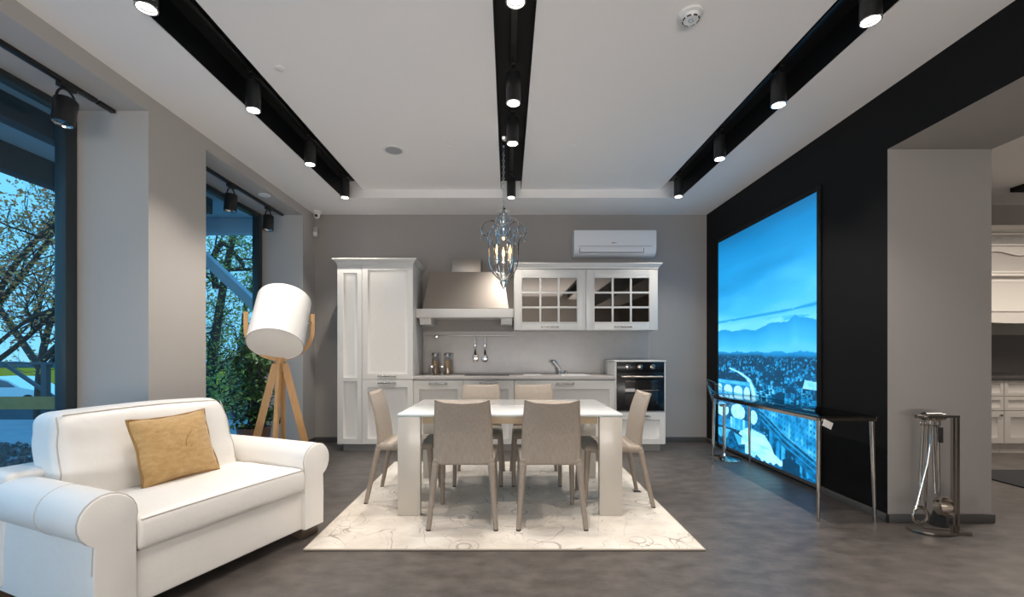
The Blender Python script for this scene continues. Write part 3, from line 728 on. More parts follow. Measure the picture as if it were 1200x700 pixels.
# glazed wall cabinets
WY = 5.55
def wall_cab(x0, x1, ox0, ox1, lab, hx):
    t = thing('wall_cabinet', lab, 'cabinet', ((x0+x1)/2, 5.7, 1.468), group='glazed wall cabinets')
    carcass(t, x0, x1, 1.468, 2.232, WY+.024)
    z0, z1, oz0, oz1 = 1.468, 2.226, 1.568, 2.122
    d = MB()
    for s in ((x0+.001, ox0, z0, z1), (ox1, x1-.001, z0, z1), (ox0, ox1, z0, oz0), (ox0, ox1, oz1, z1)): d.box(s[0], s[1], WY, WY+.022, s[2], s[3], .0015)
    g = .012
    for s in ((ox0-g, ox0, oz0-g, oz1+g), (ox1, ox1+g, oz0-g, oz1+g), (ox0, ox1, oz0-g, oz0), (ox0, ox1, oz1, oz1+g)): d.box(s[0], s[1], WY-.004, WY+.002, s[2], s[3], .0015)
    d = d.build('door', M['lacq'], t, True)
    w, h, b = (ox1-ox0), (oz1-oz0), .024
    for k in (1, 2):
        MB().box(ox0+w*k/3-b/2, ox0+w*k/3+b/2, WY-.001, WY+.014, oz0, oz1, .003).build('muntin', M['lacq'], d, True)
        MB().box(ox0, ox1, WY, WY+.013, oz0+h*k/3-b/2, oz0+h*k/3+b/2, .003).build('muntin', M['lacq'], d, True)
    for i in range(3):
        for j in range(3):
            MB().box(ox0+w*i/3+.004, ox0+w*(i+1)/3-.004, WY+.015, WY+.020, oz0+h*j/3+.004, oz0+h*(j+1)/3-.004).build('pane', M['darkpane'], d, True)
    handle(d, hx, 1.505, WY, .225)
wall_cab(.078, .9785, .178, .868, 'white wall cabinet with nine dark panes, beside the range hood', .525)
wall_cab(.9815, 1.878, 1.085, 1.770, 'white wall cabinet with nine dark panes, under the air conditioner', 1.435)
cornice('white crown moulding on top of the glazed wall cabinets', .078, 1.878, WY, 2.2325, left=False)
# oven tower
t = thing('oven_cabinet', 'white oven housing with one panelled drawer at the right end', 'cabinet', (1.585, 5.6, 0))
MB().box(1.284, 1.886, FY+.022, YB-.016, .09, .486, .002).box(1.284, 1.300, FY+.001, YB-.016, .486, 1.075, .001).box(1.870, 1.886, FY+.001, YB-.016, .486, 1.075, .001).build('body', M['lacq'], t, True)
MB().box(1.276, 1.892, FY-.012, YB-.016, 1.075, 1.092, .003).build('top', M['lacq'], t, True)
MB().box(1.284, 1.84, FY+.06, FY+.08, 0, .09).build('plinth', M['plinth'], t, True)
d = MB().shaker(1.287, 1.884, .09, .478, FY, fw=(.066, .066, .09, .066)).build('drawer', M['lacq'], t, True); handle(d, 1.585, .43, FY)
t = thing('oven', 'black built in oven with three chrome knobs', 'oven', (1.585, 5.6, .487))
MB().box(1.301, 1.869, FY+.012, 5.85, .488, 1.073).build('body', M['dark'], t, True)
MB().box(1.301, 1.869, FY-.008, FY+.012, .948, 1.071, .003).build('control_panel', M['ovenblack'], t, True)
d = MB().box(1.301, 1.869, FY-.010, FY+.012, .489, .943, .003).build('door', M['ovenblack'], t, True)
MB().box(1.40, 1.79, FY-.0125, FY-.0095, .55, .855, .001).build('window', M['ovenglass'], d, True)
mm = MB()
for zz in (.735,): mm.box(1.37, 1.80, FY-.0145, FY-.0122, zz, zz+.004)
mm.build('rack', M['steel'], d, True)
MB().cyl((1.345, FY-.045, .897), (1.835, FY-.045, .897), .013, n=14).box(1.37, 1.385, FY-.045, FY-.009, .89, .904).box(1.795, 1.81, FY-.045, FY-.009, .89, .904).build('handle', M['steel'], d, True)
for x in (1.432, 1.580, 1.730): MB().lathe([(.030, 0), (.030, .006), (.022, .009), (.020, .026), (.001, .028)], (x, FY-.008, 1.015), 18, ax=(0, -1, 0)).box(x-.004, x+.004, FY-.042, FY-.034, .995, 1.035).build('knob', M['nickel'], t, True)
# air conditioner
t = thing('air_conditioner', 'white wall mounted air conditioner above the glazed cabinets', 'air conditioner', (1.375, 5.79, 2.43))
ax0, ax1, ay, az0, az1 = .852, 1.905, 5.675, 2.432, 2.757
prof = [(YB-.001, az0+.01), (YB-.05, az0), (ay+.06, az0+.004), (ay+.02, az0+.04), (ay+.004, az0+.10), (ay, az1-.02), (ay+.012, az1), (YB-.001, az1)]
MB().prism(prof, lambda a, b, d: (d, a, b), ax0+.012, ax1-.012).build('body', M['acwhite'], t, True)
for s, x in ((-1, ax0), (1, ax1)): MB().prism([(a+.006 if a < 5.8 else a, b) for a, b in prof], lambda a, b, d: (d, a, b), x, x-s*.0125).build('end_cap', M['acwhite'], t, True)
MB().bar((.925, ay+.006, az0+.066), (1.735, ay+.006, az0+.066), .03, .052, (0, 0, 1)).build('louvre', M['acwhite'], t, True)
MB().box(.918, 1.742, ay-.004, ay+.012, az0+.036, az0+.040).box(.918, 1.742, ay-.001, ay+.012, az0+.092, az0+.0945).box(.918, .922, ay-.004, ay+.012, az0+.036, az0+.094).box(1.738, 1.742, ay-.004, ay+.012, az0+.036, az0+.094).build('outlet_slot', M['dark'], t, True)
MB().box(ax0+.05, ax1-.06, ay-.0012, ay+.004, az0+.116, az0+.119).build('seam', M['base'], t, True)
MB().box(1.335, 1.356, ay-.0022, ay, az0+.150, az0+.166).build('logo_mark', M['orange'], t, True)
m = MB()
for k in range(5): m.box(1.360+k*.0066, 1.364+k*.0066, ay-.0022, ay, az0+.154, az0+.163)
m.build('logo_lettering', M['base'], t, True)

# ================================================================== SECOND KITCHEN BEYOND THE OPENING
F2 = 5.2
for k, (a, b, lab) in enumerate(((5.12, 5.818, 'grey base cabinet with two drawers beside the pillar, next room'), (5.822, 6.55, 'grey base cabinet with two drawers at the frame edge, next room'))):
    t = thing('drawer_cabinet', lab, 'cabinet', ((a+b)/2, 5.5, 0), group='base cabinets in the next room')
    carcass(t, a, b, .12, .865, F2+.024, 'graycab')
    MB().box(a, b, F2+.05, F2+.07, 0, .12).build('plinth', M['graycab'], t, True)
    for z0, z1, nm in ((.675, .86, 'drawer'), (.505, .668, 'drawer'), (.12, .498, 'door')):
        d = MB().shaker(a+.002, b-.002, z0, z1, F2, fw=.040 if nm == 'drawer' else .07, bw=.028).build(nm, M['graycab'], t, True)
        z = (z0+z1)/2 if nm == 'drawer' else z1-.045
        MB().lathe([(.006, 0), (.006, .012), (.014, .018), (.014, .024), (.001, .03)], ((a+b)/2 if nm == 'drawer' else b-.05, F2, z), 12, ax=(0, -1, 0)).build('knob', M['nickel'], d, True)
tag(MB().box(5.10, 6.6, F2-.03, YB-.002, .868, .908, .006).build('worktop', M['darksplash']), 'dark stone worktop in the next room', 'worktop')
tag(MB().box(5.10, 8.0, YB-.02, YB-.001, .91, 1.42).build('splashback', M['darksplash']), 'dark stone splashback in the next room', 'splashback')
tag(MB().box(5.10, 8.0, YB-.018, YB-.001, 1.422, 1.66).build('wall_tile_strip', M['graysplash']), 'grey green tiled strip above the dark splashback, next room', 'tiles')
t = thing('mantel_hood', 'ivory carved mantel hood with arched panels in the next room', 'range hood', (5.95, 5.6, 1.6))
H0, H1, HY = 5.2, 6.9, 5.36
def arch(x): return 1.60+.09*math.sin(PI*(x-5.5)/1.4) if 5.5 < x < 6.9 else 1.60
xs = [H0+(H1-H0)*k/28 for k in range(29)]
m = MB(); m.prism([(x, 1.60-.06*max(0, math.sin(PI*(x-5.35)/1.6)) if 5.35 < x else 1.60) for x in xs]+[(H1, 2.10), (H0, 2.10)], lambda a, b, d: (a, d, b), HY, YB-.025)
m.build('valance', M['ivory'], t, True)
MB().shaker(5.62, 6.7, 1.68, 2.06, HY-.012, th=.013, fw=.02, bw=.012, dp=.008).build('panel', M['ivory'], t, True)
MB().box(H0, H1, HY-.05, YB-.025, 2.102, 2.135, .006).box(H0, H1, HY-.03, YB-.025, 2.145, 2.165, .004).build('shelf', M['ivory'], t, True)
MB().box(H0, H1, HY+.03, YB-.025, 2.166, 2.47).build('body', M['graycab'], t, True)
m = MB()
xt = [5.62+(6.8-5.62)*k/24 for k in range(25)]
m.prism([(5.56, 2.17), (5.62, 2.17)]+[(5.62, 2.36)]+[(x, 2.36+.05*math.sin(PI*(x-5.62)/.59)**2) for x in xt[1:-1]]+[(6.8, 2.36), (6.8, 2.17), (6.86, 2.17), (6.86, 2.47), (5.56, 2.47)], lambda a, b, d: (a, d, b), HY+.005, HY+.028)
m.build('arched_panel', M['ivory'], t, True)
MB().box(H0, H1, HY-.01, YB-.025, 2.472, 2.50, .006).build('moulding', M['ivory'], t, True)
MB().box(H0, H1, HY, YB-.025, 2.502, 2.60).build('frieze', M['frieze'], t, True)
MB().box(H0, H1, HY-.02, YB-.025, 2.602, 2.63, .006).prism([(HY, 2.632), (HY-.02, 2.645), (HY-.06, 2.69), (HY-.065, 2.71), (YB-.025, 2.71), (YB-.025, 2.632)], lambda a, b, d: (d, a, b), H0, H1).build('crown', M['ivory'], t, True)
tag(MB().box(4.5, 6.6, 2.4, 4.45, .001, .012, .003).build('dark_rug', M['drug']), 'dark rug on the floor of the next room', 'rug')

# ================================================================== BACKLIT PICTURE
t = thing('lightbox_picture', 'tall backlit blue picture of a river city on the black wall', 'picture', (XR, 4.66, .02))
yn, yf_, pz0, pz1 = 3.779, 5.546, .03, 2.555
xw = XR-.0005
for (a, b, c, d_) in ((yn-.045, yn, .0, pz1+.045), (yf_, yf_+.03, .0, pz1+.045)): MB().box(xw-.016, xw, a, b, c+.012, d_, .003).build('frame', M['trench'], t, True)
for (c, d_) in ((.012, pz0), (pz1, pz1+.045)): MB().box(xw-.016, xw, yn, yf_, c, d_, .003).build('frame', M['trench'], t, True)
def print_image(nx, nz):
    a = np.linspace(0, 1.767, nx)[:, None]; z = np.linspace(pz0, pz1, nz)[None, :]
    a, z = np.broadcast_arrays(a, z); a = a.copy(); z = z.copy()
    rng = np.random.RandomState(4)
    def noise(sx, sz, seed):
        r = np.random.RandomState(seed); gx = int(1.767/sx)+3; gz = int(2.6/sz)+3; G = r.rand(gx, gz)
        u = a/sx; v = (z-pz0)/sz; i = u.astype(int); j = v.astype(int); fu = u-i; fv = v-j; fu = fu*fu*(3-2*fu); fv = fv*fv*(3-2*fv)
        return G[i, j]*(1-fu)*(1-fv)+G[i+1, j]*fu*(1-fv)+G[i, j+1]*(1-fu)*fv+G[i+1, j+1]*fu*fv
    def fbm(sx, sz, seed, o=4): return sum(noise(sx/2**k, sz/2**k, seed+k)/2**k for k in range(o))/sum(1/2**k for k in range(o))
    lump = np.random.RandomState(77).rand(12, 12)
    def fbm_at(x, zz): return .25+.6*lump[int(x*6) % 12, int(zz*14) % 12]
    T = np.zeros(a.shape)                      # tone 0 (deep) .. 1 (pale)
    def poly(P):
        ins = np.zeros(a.shape, bool); n = len(P)
        for i in range(n):
            (x1, y1), (x2, y2) = P[i], P[(i+1) % n]
            if y1 == y2: continue
            c = ((y1 > z) != (y2 > z)) & (a < (x2-x1)*(z-y1)/(y2-y1)+x1); ins ^= c
        return ins
    # sky
    h = np.clip((z-1.5)/(2.55-1.5), 0, 1)
    sky = .86-.62*h**.75+.10*np.exp(-((z-1.95+.12*(a-.9))/.13)**2)*np.clip(a-.5, 0, 1)
    sky += (fbm(.9, .28, 11)-.5)*.22*np.clip(1.3-h, 0, 1)+np.where(z < 2.2, (fbm(.6, .12, 17)-.5)*.14, 0)
    sky -= .10*np.exp(-((z-1.93-.05*a)/.09)**2)*np.clip(1.3-a, 0, 1)
    T = sky
    st = 1.560+.03*(a/1.767)+.03*np.maximum(a-1.3, 0)
    T = T-.08
    band = np.exp(-((z-st)/(.007+.011*noise(.25, 9, 3)))**2)*(fbm(.20, .05, 33) > .36)
    T = T-band*.30
    T = T-.18*np.exp(-((z-1.505)/.03)**2)*(fbm(.3, .04, 41) > .55)*(a > .9)
    ridge = 1.425+.055*(a/1.767)+.020*np.sin(a*5+1)+.012*np.sin(a*13)+.008*noise(.03, 9, 5)+.035*np.exp(-((a-1.47)/.05)**2)
    mtn = z < ridge; T = np.where(mtn, .40+.26*np.clip((ridge-z)/.25, 0, 1)+(fbm(.3, .1, 51)-.5)*.05, T)
    # city
    city = z < 1.185+.008*np.sin(a*17)+.012*noise(.05, 9, 8)
    cell = noise(.028, .016, 60)*.55+noise(.012, .009, 70)*.45
    depth = np.clip((1.19-z)/.5, 0, 1)
    T = np.where(city, .42-.24*np.clip((1.18-z)/.06, 0, 1)+.16*(cell-.5)*np.clip(depth*6, .2, 1.4), T)
    far = city & (z > 1.03); T = np.where(far & (a < .95), np.clip(T-.06, .06, 1), T)
    T = np.where(city & (cell > .76) & (z < 1.12), T+.30, T)
    # roofs and houses, drawn from the far ones to the near ones
    T = np.where(city, T-.10*(fbm(.30, .06, 160) > .55)*np.clip(depth*4, 0, 1), T)
    for zz in sorted(rng.uniform(.60, 1.14, 620), reverse=True):
        x = rng.uniform(.0, 1.76); s = .16+1.5*(1.14-zz)
        if x < .80 and zz < .96: continue
        if x < 1.0 and zz < .62: continue
        if fbm_at(x, zz) < .40: continue
        w, hh = rng.uniform(.05, .11)*s, rng.uniform(.04, .075)*s
        f = np.clip((1.12-zz)/.4, 0, 1)
        roof = .34-.20*f*rng.uniform(.6, 1.2); wallt = .42+rng.uniform(-.14, .38)*(.35+.65*f); sk = rng.uniform(-.25, .25)
        dz = z-zz-sk*(a-x)
        m1 = (abs(a-x) < w/2) & (abs(dz) < hh/2); m2 = (abs(a-x) < w*.56) & (dz >= hh/2) & (dz < hh*.5+hh*.42*(1-abs(a-x)/(w*.56)))
        T[m1] = wallt; T[m2] = roof
        T[m1 & (a > x+w*.18)] = wallt*.62
        if w > .04:
            for q in range(int(w/.018)):
                T[(abs(a-(x-w*.4+q*.018)) < .004) & (abs(dz-hh*.1) < hh*.14)] = .14
    T[(abs(a-1.407) < .02) & (z > 1.02) & (z < 1.135)] = .10
    T[poly([(1.58,.86),(1.62,.955),(1.767,.93),(1.767,.86)])] = .82
    T[poly([(1.58,.945),(1.63,.985),(1.767,.955),(1.767,.93)])] = .25
    # left: trees, upper river with lit embankment, first bridge
    T[(a < .70) & (z < .95) & (z > .84)] -= .04
    emb = np.interp(z, [.74,.80,.897,.96,1.004], [.80,.77,.69,.50,.27])
    for w, tone in ((.05, .75), (.022, .98)): T[(abs(a-emb) < w) & (z > .72) & (z < 1.0)] = tone
    up = (z < .86) & (z > .66) & (a < .72); T[up] = .40+.3*(fbm(.2, .02, 91)[up]-.5)
    T[(abs(z-.835) < .018) & (a < .72)] = .62
    for cx, w in ((.03, .07), (.245, .10), (.475, .095), (.66, .06)):
        T[(((a-cx)/w)**2+((z-.745)/.062)**2 < 1) & (z > .72)] = .97
        T[(abs(a-cx) < w*.9) & (z <= .72) & (z > .69)] = .72
    T[(a < 1.28) & (z < .665-.03*(a-.2)) & (z > .628-.05*a)] = .16
    T[(abs(z-(.688-.03*a)) < .012) & (a < .9)] = .6
    # old bridge with houses and three arches
    br = (a < 1.0) & (z < .628-.02*a) & (z > .30); T[br] = .28+.22*(cell[br]-.5)
    T[(a < 1.0) & (abs(z-.615) < .012)] = .55
    for cx, cz_, w, hh in ((.10, .50, .16, .085), (.47, .51, .155, .088), (.79, .49, .075, .075)):
        mk = ((a-cx)/w)**2+((z-cz_)/hh)**2 < 1; T[mk] = .90+.06*cell[mk]
    for cx in (.29, .64, .95): T[(abs(a-cx) < .03) & (z < .50) & (z > .36)] = .20
    refl = (a > .30) & (a < .75) & (z < .43) & (z > .30); T[refl] = .30+.60*(noise(.03, .4, 95)[refl])
    # main river
    riv = poly([(.52,.30),(.70,.37),(1.0,.335),(1.10,.26),(1.16,.18),(1.36,.11),(1.50,.07),(1.2,.055),(.9,.05),(.55,.04),(.40,.16)])
    T[riv] = .90+.34*(fbm(.16, .03, 99)[riv]-.5)
    # right bank: quay road, facades
    q1 = np.interp(a, [.90,.983,1.323,1.77], [.60,.576,.412,.265]); q2 = np.interp(a, [.90,1.089,1.432,1.756,1.77], [.50,.40,.22,.075,.07])
    fac = (a > .95) & (z > q1) & (z < .62+.02*a); T[fac] = .46+.5*(noise(.035, .09, 101)[fac]-.4)
    win = fac & (np.mod(a*22, 1) < .38) & (np.mod((z+.18*a)*19, 1) < .42); T[win] = .30
    quay = (a > .90) & (z <= q1) & (z > q2); T[quay] = .17+.16*(fbm(.12, .03, 103)[quay])
    for off, tn in ((.0, .62), (.045, .5), (.10, .42)): T[quay & (abs(z-(q1-off-.01)) < .007)] = tn
    wt = (a > 1.08) & (z <= q2) & (z > .02); T[wt & ~riv] = .34+.75*(noise(.03, .5, 107)[wt & ~riv]-.45)
    # lower left houses, bottom trees
    lh = poly([(0,.27),(.29,.285),(.55,.24),(.53,.10),(.50,.03),(0,.03)]); T[lh] = .62+.2*(cell[lh]-.5)
    T[poly([(0,.30),(.29,.31),(.57,.245),(.55,.232),(.29,.275),(0,.262)])] = .12
    T[(a < .30) & (z > .29) & (z < .40)] = .25+.35*cell[(a < .30) & (z > .29) & (z < .40)]
    tr = (a < .62) & (z < .10+.10*noise(.07, 9, 120)+.10*np.exp(-((a-.32)/.12)**2)); T[tr] = .10+.25*cell[tr]
    tr2 = (z < .055+.05*noise(.05, 9, 130)) & (a > .5); T[tr2] = .12+.3*cell[tr2]
    T[(abs(a-1.42) < .13) & (z < .20-.3*abs(a-1.42)) & (z > .03)] = .13
    # fine grain of the city
    g_ = city & ~riv & (z < 1.15); T[g_] += (.10*(noise(.010, .008, 140)[g_]-.5)+.12*(noise(.06, .03, 150)[g_]-.5))
    T[city] = np.clip((T[city]-.5)*1.25+.44, .02, 1)
    T = np.clip(T, 0.02, 1)
    pts = np.array([0, .12, .25, .42, .60, .78, 1.0])
    cols = np.array([(.000,.030,.075), (.000,.075,.19), (.001,.19,.47), (.006,.27,.60), (.035,.40,.74), (.13,.56,.84), (.36,.76,.94)])
    return np.stack([np.interp(T, pts, cols[:, c]) for c in range(3)], -1)
nx, nz = 230, 400
im = print_image(nx, nz)
yy = yf_-np.linspace(0, 1, nx)*(yf_-yn); zz = np.linspace(pz0, pz1, nz)
vx = np.full((nx, nz), -.012); V = np.stack([vx, np.broadcast_to((yy-4.66)[:, None], (nx, nz)), np.broadcast_to((zz-.02)[None, :], (nx, nz))], -1).reshape(-1, 3)
i, j = np.meshgrid(np.arange(nx-1), np.arange(nz-1), indexing='ij'); q = (i*nz+j).ravel()
F = np.stack([q, q+1, q+nz+1, q+nz], -1)
me = bpy.data.meshes.new('print'); me.from_pydata(V.tolist(), [], F.tolist())
at = me.color_attributes.new('print', 'FLOAT_COLOR', 'POINT')
at.data.foreach_set('color', np.concatenate([im.reshape(-1, 3), np.ones((nx*nz, 1))], 1).astype(np.float32).ravel())
me.materials.append(M['print']); o = bpy.data.objects.new('print', me); C.objects.link(o); o.parent = t
# ================================================================== DINING GROUP
RZ = .012                                     # top of the rug
rg = thing('area_rug', 'cream rug with faint grey scroll pattern under the dining table', 'rug', (-.02, 3.72, 0))
def rug_edge(u, v):
    return ((-1.215+2.39*u), 2.645+2.13*v, RZ)
MB().box(-1.215, 1.175, 2.648, 4.775, .001, RZ, .004).build('pile', M['rug'], rg, True)
m = MB(); rr = random.Random(2)
for x0, y0, x1, y1 in ((-1.217, 2.646, 1.177, 2.646), (1.177, 2.646, 1.177, 4.777), (1.177, 4.777, -1.217, 4.777), (-1.217, 4.777, -1.217, 2.646)):
    m.tube([(x0, y0, .007), (x1, y1, .007)], .005, 6)
m.build('binding', mat('rug_binding', (.40, .34, .27), .9), rg, True)
MB().box(1.06, 1.12, 3.72, 3.77, RZ, RZ+.002).build('label_tag', M['dark'], rg, True)

# table
t = thing('dining_table', 'white glass topped dining table with cream slab legs', 'table', (.015, 3.69, RZ+.0008))
X0, X1, Y0, Y1 = -.792, .824, 3.175, 4.195
MB().box(X0, X1, Y0, Y1, .730, .742, .002).build('table_top', M['glasstop'], t, True)
MB().box(X0+.0, X1-.0, Y0+.0, Y1-.0, .7255, .7295, .001).build('glass_edge', M['glassedge'], t, True)
for xa, xb in ((X0+.003, X0+.165), (X1-.165, X1-.003)):
    for ya, yb in ((Y0+.003, Y0+.063), (Y1-.063, Y1-.003)):
        MB().box(xa, xb, ya, yb, RZ+.0008, .725, .003).build('leg', M['tleg'], t, True)
MB().box(X0+.17, X1-.17, Y0+.06, Y0+.085, .665, .725, .002).build('apron', M['apron'], t, True)
MB().box(X0+.17, X1-.17, Y1-.085, Y1-.06, .665, .725, .002).build('apron', M['apron'], t, True)
for xa in (X0+.06, X1-.085): MB().box(xa, xa+.025, Y0+.066, Y1-.066, .665, .725, .002).build('apron', M['apron'], t, True)

# chairs: local origin on the floor under the seat, facing +Y
def chair():
    t = thing('dining_chair', '', 'chair')
    # backrest: slim padded shell, narrower and leaning at the top, top edge dipping between raised corners
    def sec(v):                                # v 0 bottom .. 1 top -> centre y, half width, half thickness
        y = -.195-.012*v-.075*v**2.2; return y, .196-.020*v+.006*math.sin(PI*v), .021-.009*v
    def back(u, v):
        y, hw, ht = sec(v); a = 2*PI*u; c, s = math.cos(a), math.sin(a)
        x = hw*(abs(c)**.28)*(1 if c >= 0 else -1); yy_ = ht*(abs(s)**.75)*(1 if s >= 0 else -1)
        bow = -.012*(1-(x/hw)**2)*v
        z = .425+.435*v
        if v > .55: z -= .026*(1-(abs(x)/hw)**3)*((v-.55)/.45)
        return (x, y+yy_+bow, z)
    m = MB(); nu, nv = 40, 16
    m.grid(back, nu, nv)
    top = [back(k/nu, 1) for k in range(nu)]; bot = [back(k/nu, 0) for k in range(nu)]
    m.add(top, [tuple(range(nu))]); m.add(bot, [tuple(range(nu))[::-1]])
    m.build('backrest', M['chair'], t, angle=60)
    for s in (-1, 1):
        MB().tube([(s*(sec(v)[1]-.001), sec(v)[0], .425+.435*v) for v in [k/12 for k in range(13)]], .0075, 6).build('edge_seam', M['chairleg'], t)
    # seat: padded, rounded front, thinner at the edge
    def st(x, y, z):
        k = (y+.21)/.45; x *= 1+.07*k
        if z > .445: z += .010*(1-(x/.23)**2)*max(0, 1-(y/.26)**2)
        else: z += .012*max(0, k-.6)
        return (x, y, z)
    MB().rbox(-.205, .205, -.215, .235, .408, .462, .024, 8, st).build('seat', M['chair'], t, angle=60)
    for s in (-1, 1):
        a = Vector((s*.186, -.195, .44)); b = Vector((s*.222, -.285, .004))
        leg = MB().tube([a, a.lerp(b, .08), a.lerp(b, .55), b], [.024, .023, .0195, .0165], 12).build('leg', M['chairleg'], t)
        MB().tube([a.lerp(b, .04), a.lerp(b, .075)], .0245, 12).build('collar', M['chair'], leg)
        MB().cyl(b-Vector((0, 0, .0035)), b+Vector((0, 0, .006)), .0165, n=12).build('foot_glide', M['dark'], leg)
        a = Vector((s*.196, .205, .43)); b = Vector((s*.205, .228, .004))
        leg = MB().tube([a, a.lerp(b, .5), b], [.023, .019, .0155], 12).build('leg', M['chairleg'], t)
        MB().cyl(b-Vector((0, 0, .0035)), b+Vector((0, 0, .006)), .0155, n=12).build('foot_glide', M['dark'], leg)
    return t
ch0 = chair()
spots = ((-.300, 3.205, 0, 'beige dining chair with its back to the camera, left of the two'),
         (.293, 3.205, 0, 'beige dining chair with its back to the camera, right of the two'),
         (-.262, 4.11, 180, 'beige dining chair facing the camera across the table, on the left'),
         (.255, 4.11, 180, 'beige dining chair facing the camera across the table, on the right'),
         (-.815, 3.665, -90, 'beige dining chair at the table end nearest the sofa'),
         (.815, 3.575, 90, 'beige dining chair at the table end nearest the oven'))
for k, (x, y, a, lab) in enumerate(spots):
    c = ch0 if k == 0 else copy_tree(ch0)
    c.location = (x, y, RZ); c.rotation_euler = (0, 0, R(a)); c['label'] = lab; c['group'] = 'chairs around the dining table'

# ================================================================== SOFA (local x along the seat, y towards the back)
SO = Vector((-1.584, 2.028, 0)); SA = math.atan2(.927, .376)
from mathutils import noise as mnoise
def wr(x, y, z, s=7., a=.006): return a*(mnoise.noise(Vector((x*s, y*s, z*s)))+.5*mnoise.noise(Vector((x*s*2.3+5, y*s*2.3, z*s*1.2))))
sf = thing('sofa', 'white leather two seat sofa with rolled arms', 'sofa', SO, SA)
SX0, SX1 = -.104, .806
MB().rbox(SX0-.005, SX1+.005, .006, .86, .075, .312, .012, 4).build('base', M['leather'], sf)
def crown(x, y, z):
    if z > .40:
        u = (x-SX0)/(SX1-SX0)*2-1; v = (y-.25)/.32
        z += .022*(1-u**4)*(1-min(1, abs(v))**3)
    z += wr(x, y, 0, 8, .004)
    return (x, y-.012*math.cos(max(-1, min(1, (z-.385)/.075))*PI/2)*(1 if y < .1 else 0), z)
MB().rbox(SX0+.002, SX1-.002, -.022, .60, .314, .458, .028, 10, crown).build('seat_cushion', M['leather'], sf)
MB().tube([(SX0+.012+(SX1-SX0-.024)*k/24, -.021, .4525+.004*math.sin(PI*k/24)) for k in range(25)], .0032, 6).build('piping', M['seam'], sf)
MB().tube([(SX0+.012+(SX1-SX0-.024)*k/8, -.021, .330) for k in range(9)], .0025, 6).build('piping', M['seam'], sf)
# back cushion: leaning loaf with crowned face
BX0, BX1 = -.125, .765
def backf(x, y, z):
    h = max(0, (z-.40)/.47); u = (x-(BX0+BX1)/2)/((BX1-BX0)/2)
    y2 = y+.14*h
    if y < .62: y2 -= .045*(1-u*u)*math.sin(PI*min(1, h))**.8
    x2 = (BX0+BX1)/2+((BX1-BX0)/2)*u*(1.03-.035*h-.03*h*h)
    z2 = z+(.014*(1-u*u) if z > .8 else 0)-.03*h*max(0, (y-.62)/.25)
    # soft creases running in from the ends
    y2 += .007*math.sin(z*34+u*4)*u**4+wr(x*.6, 0, z*2.2, 6, .011)
    return (x2, y2, z2)
MB().rbox(BX0, BX1, .49, .76, .37, .880, .065, 12, backf).build('back_cushion', M['leather'], sf)
def bf(x, y, z):
    p = backf(x, y, z); return (p[0], p[1]-.001, p[2]+.001)
MB().tube([bf(BX0+.04+(BX1-BX0-.08)*k/24, .512, .865) for k in range(25)], .003, 6).build('piping', M['seam'], sf)
for x in (BX0+.015, BX1-.015): MB().tube([bf(x, .512, .39+.47*k/14) for k in range(15)], .003, 6).build('piping', M['seam'], sf)
MB().rbox(-.27, .80, .70, .955, .075, .62, .04, 5, lambda x, y, z: (x, y-.03*(z-.075)/.5, z)).build('back_frame', M['leather'], sf)
# rolled arms: profile in x,z swept along y, softly bulging
def arm(cx, s):
    r, zc_ = .105, .492; inner = cx+s*-.101 if s > 0 else cx+.101
    # s=+1: roll overhangs to +x
    prof = []
    ix = cx-s*.100; ox = cx+s*.050
    prof += [(ix, .075), (ix, .30), (ix, .45)]
    for k in range(0, 15):
        a = PI-k*(PI*1.34)/14; prof.append((cx+s*r*math.cos(a), zc_+r*math.sin(a)*1.02))
    prof += [(ox, .40), (ox+s*.004, .28), (ox+s*.002, .075)]
    def sw(y, infl):
        c_ = Vector((cx, 0, .4)); out2 = []
        for x, z in prof:
            out2.append((cx+(x-cx)*infl, y, .075+(z-.075)*(1-(1-infl)*.25) if z > .08 else z))
        return out2
    ys = [(-.020, .93), (-.016, .975), (-.006, 1.0), (.2, 1.006), (.45, 1.01), (.7, 1.006), (.86, 1.0), (.885, .96)]
    vs = []; fs = []; n = len(prof)
    for y, f in ys: vs += sw(y, f)
    for i in range(len(ys)-1):
        for k in range(n):
            k2 = (k+1) % n; fs.append((i*n+k, i*n+k2, (i+1)*n+k2, (i+1)*n+k))
    fs.append(tuple(range(n))[::-1]); fs.append(tuple((len(ys)-1)*n+k for k in range(n)))
    a = MB().add(vs, fs).build('arm', M['leather'], sf, angle=50)
    edge = [(x, -.010, z) for x, _, z in sw(-.010, .995)][1:-1]
    MB().tube(edge, .0032, 6).build('piping', M['seam'], a)
    if s < 0: MB().tube([(cx+(x-cx)*1.008, .30, z) for x, _, z in sw(.30, 1.008)][3:-3], .0016, 6).build('seam', M['seam'], a)
arm(-.205, -1); arm(.905, 1)
for x in (-.26, .83):
    for y in (.03, .80): MB().box(x, x+.13, y, y+.10, 0, .074, .004).build('foot', M['footwood'], sf)

